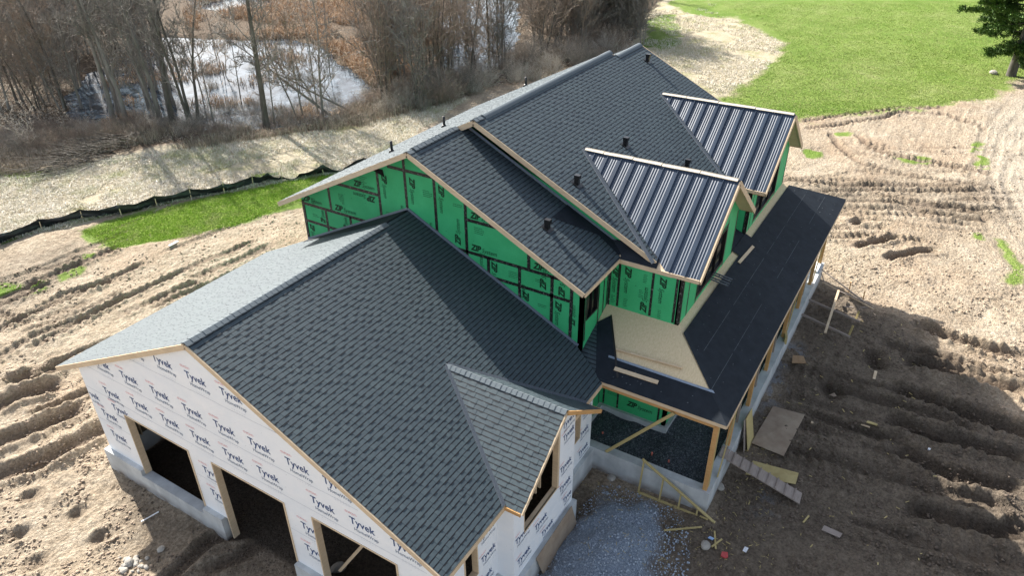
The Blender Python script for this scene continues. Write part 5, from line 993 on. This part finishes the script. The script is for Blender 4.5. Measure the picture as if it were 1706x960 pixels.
# lumber on the roofs
m = MB(); m.beam(f2(16.05, -9.62, .05), f2(17.65, -9.70, .05), .12, .035, (0, -sP, 1)); single('loose_board', 'short board lying lengthwise on the black porch roof', 'board', m, LUM)
m = MB(); m.beam(f1(8.84, -7.98, .05), f1(8.87, -9.42, .05), .13, .035, (-sP, 0, 1)); single('loose_board', 'board lying on the black strip at the front of the porch roof', 'board', m, LUM)
m = MB(); m.beam(f1(9.42, -7.75, .06), f1(9.52, -9.9, .06), .045, .09, (-sP, 0, 1)); m2 = single('edge_board', 'long board on edge above the front strip of the porch roof', 'board', m, LUM)
b = MB()
for xa, xb2 in ((11.0, 15.75), (18.1, 22.9)): b.add([f2(xa, -9.24, .006), f2(xb2, -9.24, .006), f2(xb2, -9.58, .006), f2(xa, -9.58, .006)], [(0, 1, 2, 3)])
BR = empty('roof_bracket', 'pair of dark steel roof brackets lying by the corner of the near metal roof', 'bracket', (14.0, -9.5, 5.1))
for dx in (0, .35):
    for a0, a1 in (((13.7+dx, -9.0, 5.42), (14.0+dx, -9.85, 5.12)), ((13.85+dx, -9.0, 5.42), (14.15+dx, -9.85, 5.12))): m = MB(); m.beam(a0, a1, .04, .04); m.build('rail', STEEL, BR)
    for t in (.1, .5, .9): m = MB(); p = Vector((13.7+dx, -9.0, 5.42)).lerp(Vector((14.0+dx, -9.85, 5.12)), t); m.beam(p, p+Vector((.15, 0, 0)), .03, .03); m.build('rung', STEEL, BR)
# rubble
def rock(seed, r):
    bm = bmesh.new(); bmesh.ops.create_icosphere(bm, subdivisions=2, radius=r); rg = random.Random(seed); k = [rg.uniform(.7, 1.3) for _ in range(3)]
    for v in bm.verts: n = 1+.28*(float(fbm(np.array([v.co.x/r*1.3+seed]), np.array([v.co.y/r*1.3+v.co.z/r]), seed, 3)[0])*2); v.co = Vector((v.co.x*k[0]*n, v.co.y*k[1]*n, v.co.z*.7*n))
    me = bpy.data.meshes.new('rock'); bm.to_mesh(me); bm.free(); me.materials.append(RCK); return me
RCK = simple('field_stone', (.26, .24, .21), (.46, .43, .38), 4, .9, .4, .01); rk = [rock(i, .1) for i in range(4)]
def put_rock(u, v, s_, label, group=None):
    x, y = P2G(u, v); o = bpy.data.objects.new('stone', random.choice(rk)); C.objects.link(o); o.location = (x, y, GZ(x, y)+.03*s_); o.scale = (s_,)*3; o.rotation_euler = (0, 0, random.random()*6); tag(o, label, 'stone', group)
for k in range(26): put_rock(random.gauss(226, 14), random.gauss(938, 9), random.uniform(.4, 1.0), 'fist-sized stone in the cluster on the dirt before the garage', 'stones clustered before the garage')
put_rock(216, 938, 1.6, 'largest pale stone of the cluster before the garage'); put_rock(268, 916, 1.0, 'single stone at the shadow edge before the garage'); put_rock(1198, 813, 1.5, 'grey stone beside the foot of the porch foundation corner'); put_rock(1018, 797, 1.3, 'white stone in the dirt corner between garage and porch')
put_rock(564, 949, 2.2, 'stone on the floor inside the right garage opening'); put_rock(1174, 915, 1.8, 'flat grey rock near the scattered litter'); put_rock(1655, 122, 3.0, 'boulder at the left of the evergreen trunk'); put_rock(1700, 112, 5.0, 'dark boulder at the right of the evergreen trunk')
def scrap(u, v, pts, mat, name, label, cat, h=.03):
    x, y = P2G(u, v); z = GZ(x, y)+.03; m = MB(); m.prism([(x+a, y+b_, z+random.uniform(0, .03)) for a, b_ in pts], (0, 0, h)); single(name, label, cat, m, mat)
scrap(1385, 888, [(-.1, .28), (.12, .25), (.1, -.3), (-.12, -.26)], GRY, 'plank_offcut', 'short grey plank lying alone in the mud at the lower right', 'plank')
scrap(1241, 920, [(-.08, .06), (.1, .05), (.09, -.07), (-.1, -.05)], WHT, 'paper_scrap', 'small white and blue printed scrap on the mud', 'scrap', .004)
scrap(1206, 929, [(-.1, .08), (.08, .1), (.12, -.06), (-.02, -.12), (-.1, -.05)], REDP, 'red_rag', 'crumpled red scrap near the crossed sticks', 'scrap', .05)
scrap(1184, 902, [(-.03, .1), (.06, .06), (.05, -.08), (-.05, -.05)], BLUP, 'blue_wrapper', 'pale blue wrapper beside the crossed sticks', 'wrapper', .02)
scrap(1452, 714, [(-.06, .22), (.05, .2), (.06, -.12), (-.05, -.2)], LUM2, 'wood_block', 'yellowish wood piece at the edge of a rut', 'wood')
scrap(1448, 716, [(-.03, .3), (.03, .3), (.02, 0), (-.03, 0)], LUM, 'wood_sliver', 'thin sliver beside the yellowish wood piece', 'wood')
scrap(1617, 747, [(-.09, .1), (.1, .12), (.13, -.05), (.02, -.14), (-.1, -.06)], WHT, 'plastic_bag', 'crumpled white plastic bag in the ruts', 'bag', .12)
scrap(1547, 751, [(-.04, .04), (.05, .03), (.03, -.05), (-.04, -.03)], WHT, 'cup', 'tiny white scrap left of the plastic bag', 'scrap', .04)
scrap(1387, 654, [(-.3, .1), (-.1, .16), (.28, -.05), (.1, -.2)], PLY, 'buried_board', 'piece of board sticking out of the small hole', 'board', .04)
scrap(1457, 627, [(-.28, .04), (.32, .06), (.32, -.05), (-.28, -.06)], LUM, 'half_buried_board', 'pale board half buried in the dirt mound', 'board', .05)
scrap(1351, 712, [(-.04, .04), (.04, .04), (.04, -.04), (-.04, -.04)], LUM, 'wood_chunk', 'small pale chunk right of the large plywood sheet', 'wood', .04)
scrap(1330, 605, [(-.35, .2), (.2, .3), (.35, -.1), (-.1, -.3)], simple('orange_clay', (.30, .19, .10), (.40, .27, .16)), 'clay_patch', 'orange clay lump on the mud beside the porch', 'clay', .02)
for (u, v, u2, v2, lb) in ((1185, 915, 1202, 903, 'long stick of the crossed pair near the litter'), (1190, 888, 1192, 918, 'short stick of the crossed pair near the litter'), (1105, 892, 1168, 886, 'thin yellow batten lying in front of the porch'), (1165, 865, 1178, 872, 'small stick beside the tip of the triangular frame'), (1338, 872, 1347, 862, 'small twig of lumber near the middle of the mud'), (283, 414, 297, 405, 'white board lying on the dirt by the green strip'), (414, 443, 470, 419, 'pale board along the back eave of the garage'), (236, 872, 265, 855, 'thin pale stick at the shadow edge before the garage')):
    a = P2G(u, v); b2 = P2G(u2, v2); m = MB(); m.beam((*a, GZ(*a)+.05), (*b2, GZ(*b2)+.06), .05 if u > 450 else (.03 if v > 600 else .14), .03); single('stick' if u > 500 or u < 250 else 'loose_plank', lb, 'stick', m, LUM2 if u > 500 else WHT)
for u, v, k in ((1004, 723, 'nearest the garage corner'), (1086, 757, 'in the middle of the gravel'), (1114, 770, 'nearest the front foundation wall')):
    x, y = P2G(u, v, .66); m = MB(); m.tube([(x, y, .6), (x, y, .74)], [.03, .03], 8); single('pink_marker', 'pink marker cap in the porch gravel, '+k, 'marker', m, PINK, 'pink markers in the gravel')
m = MB()
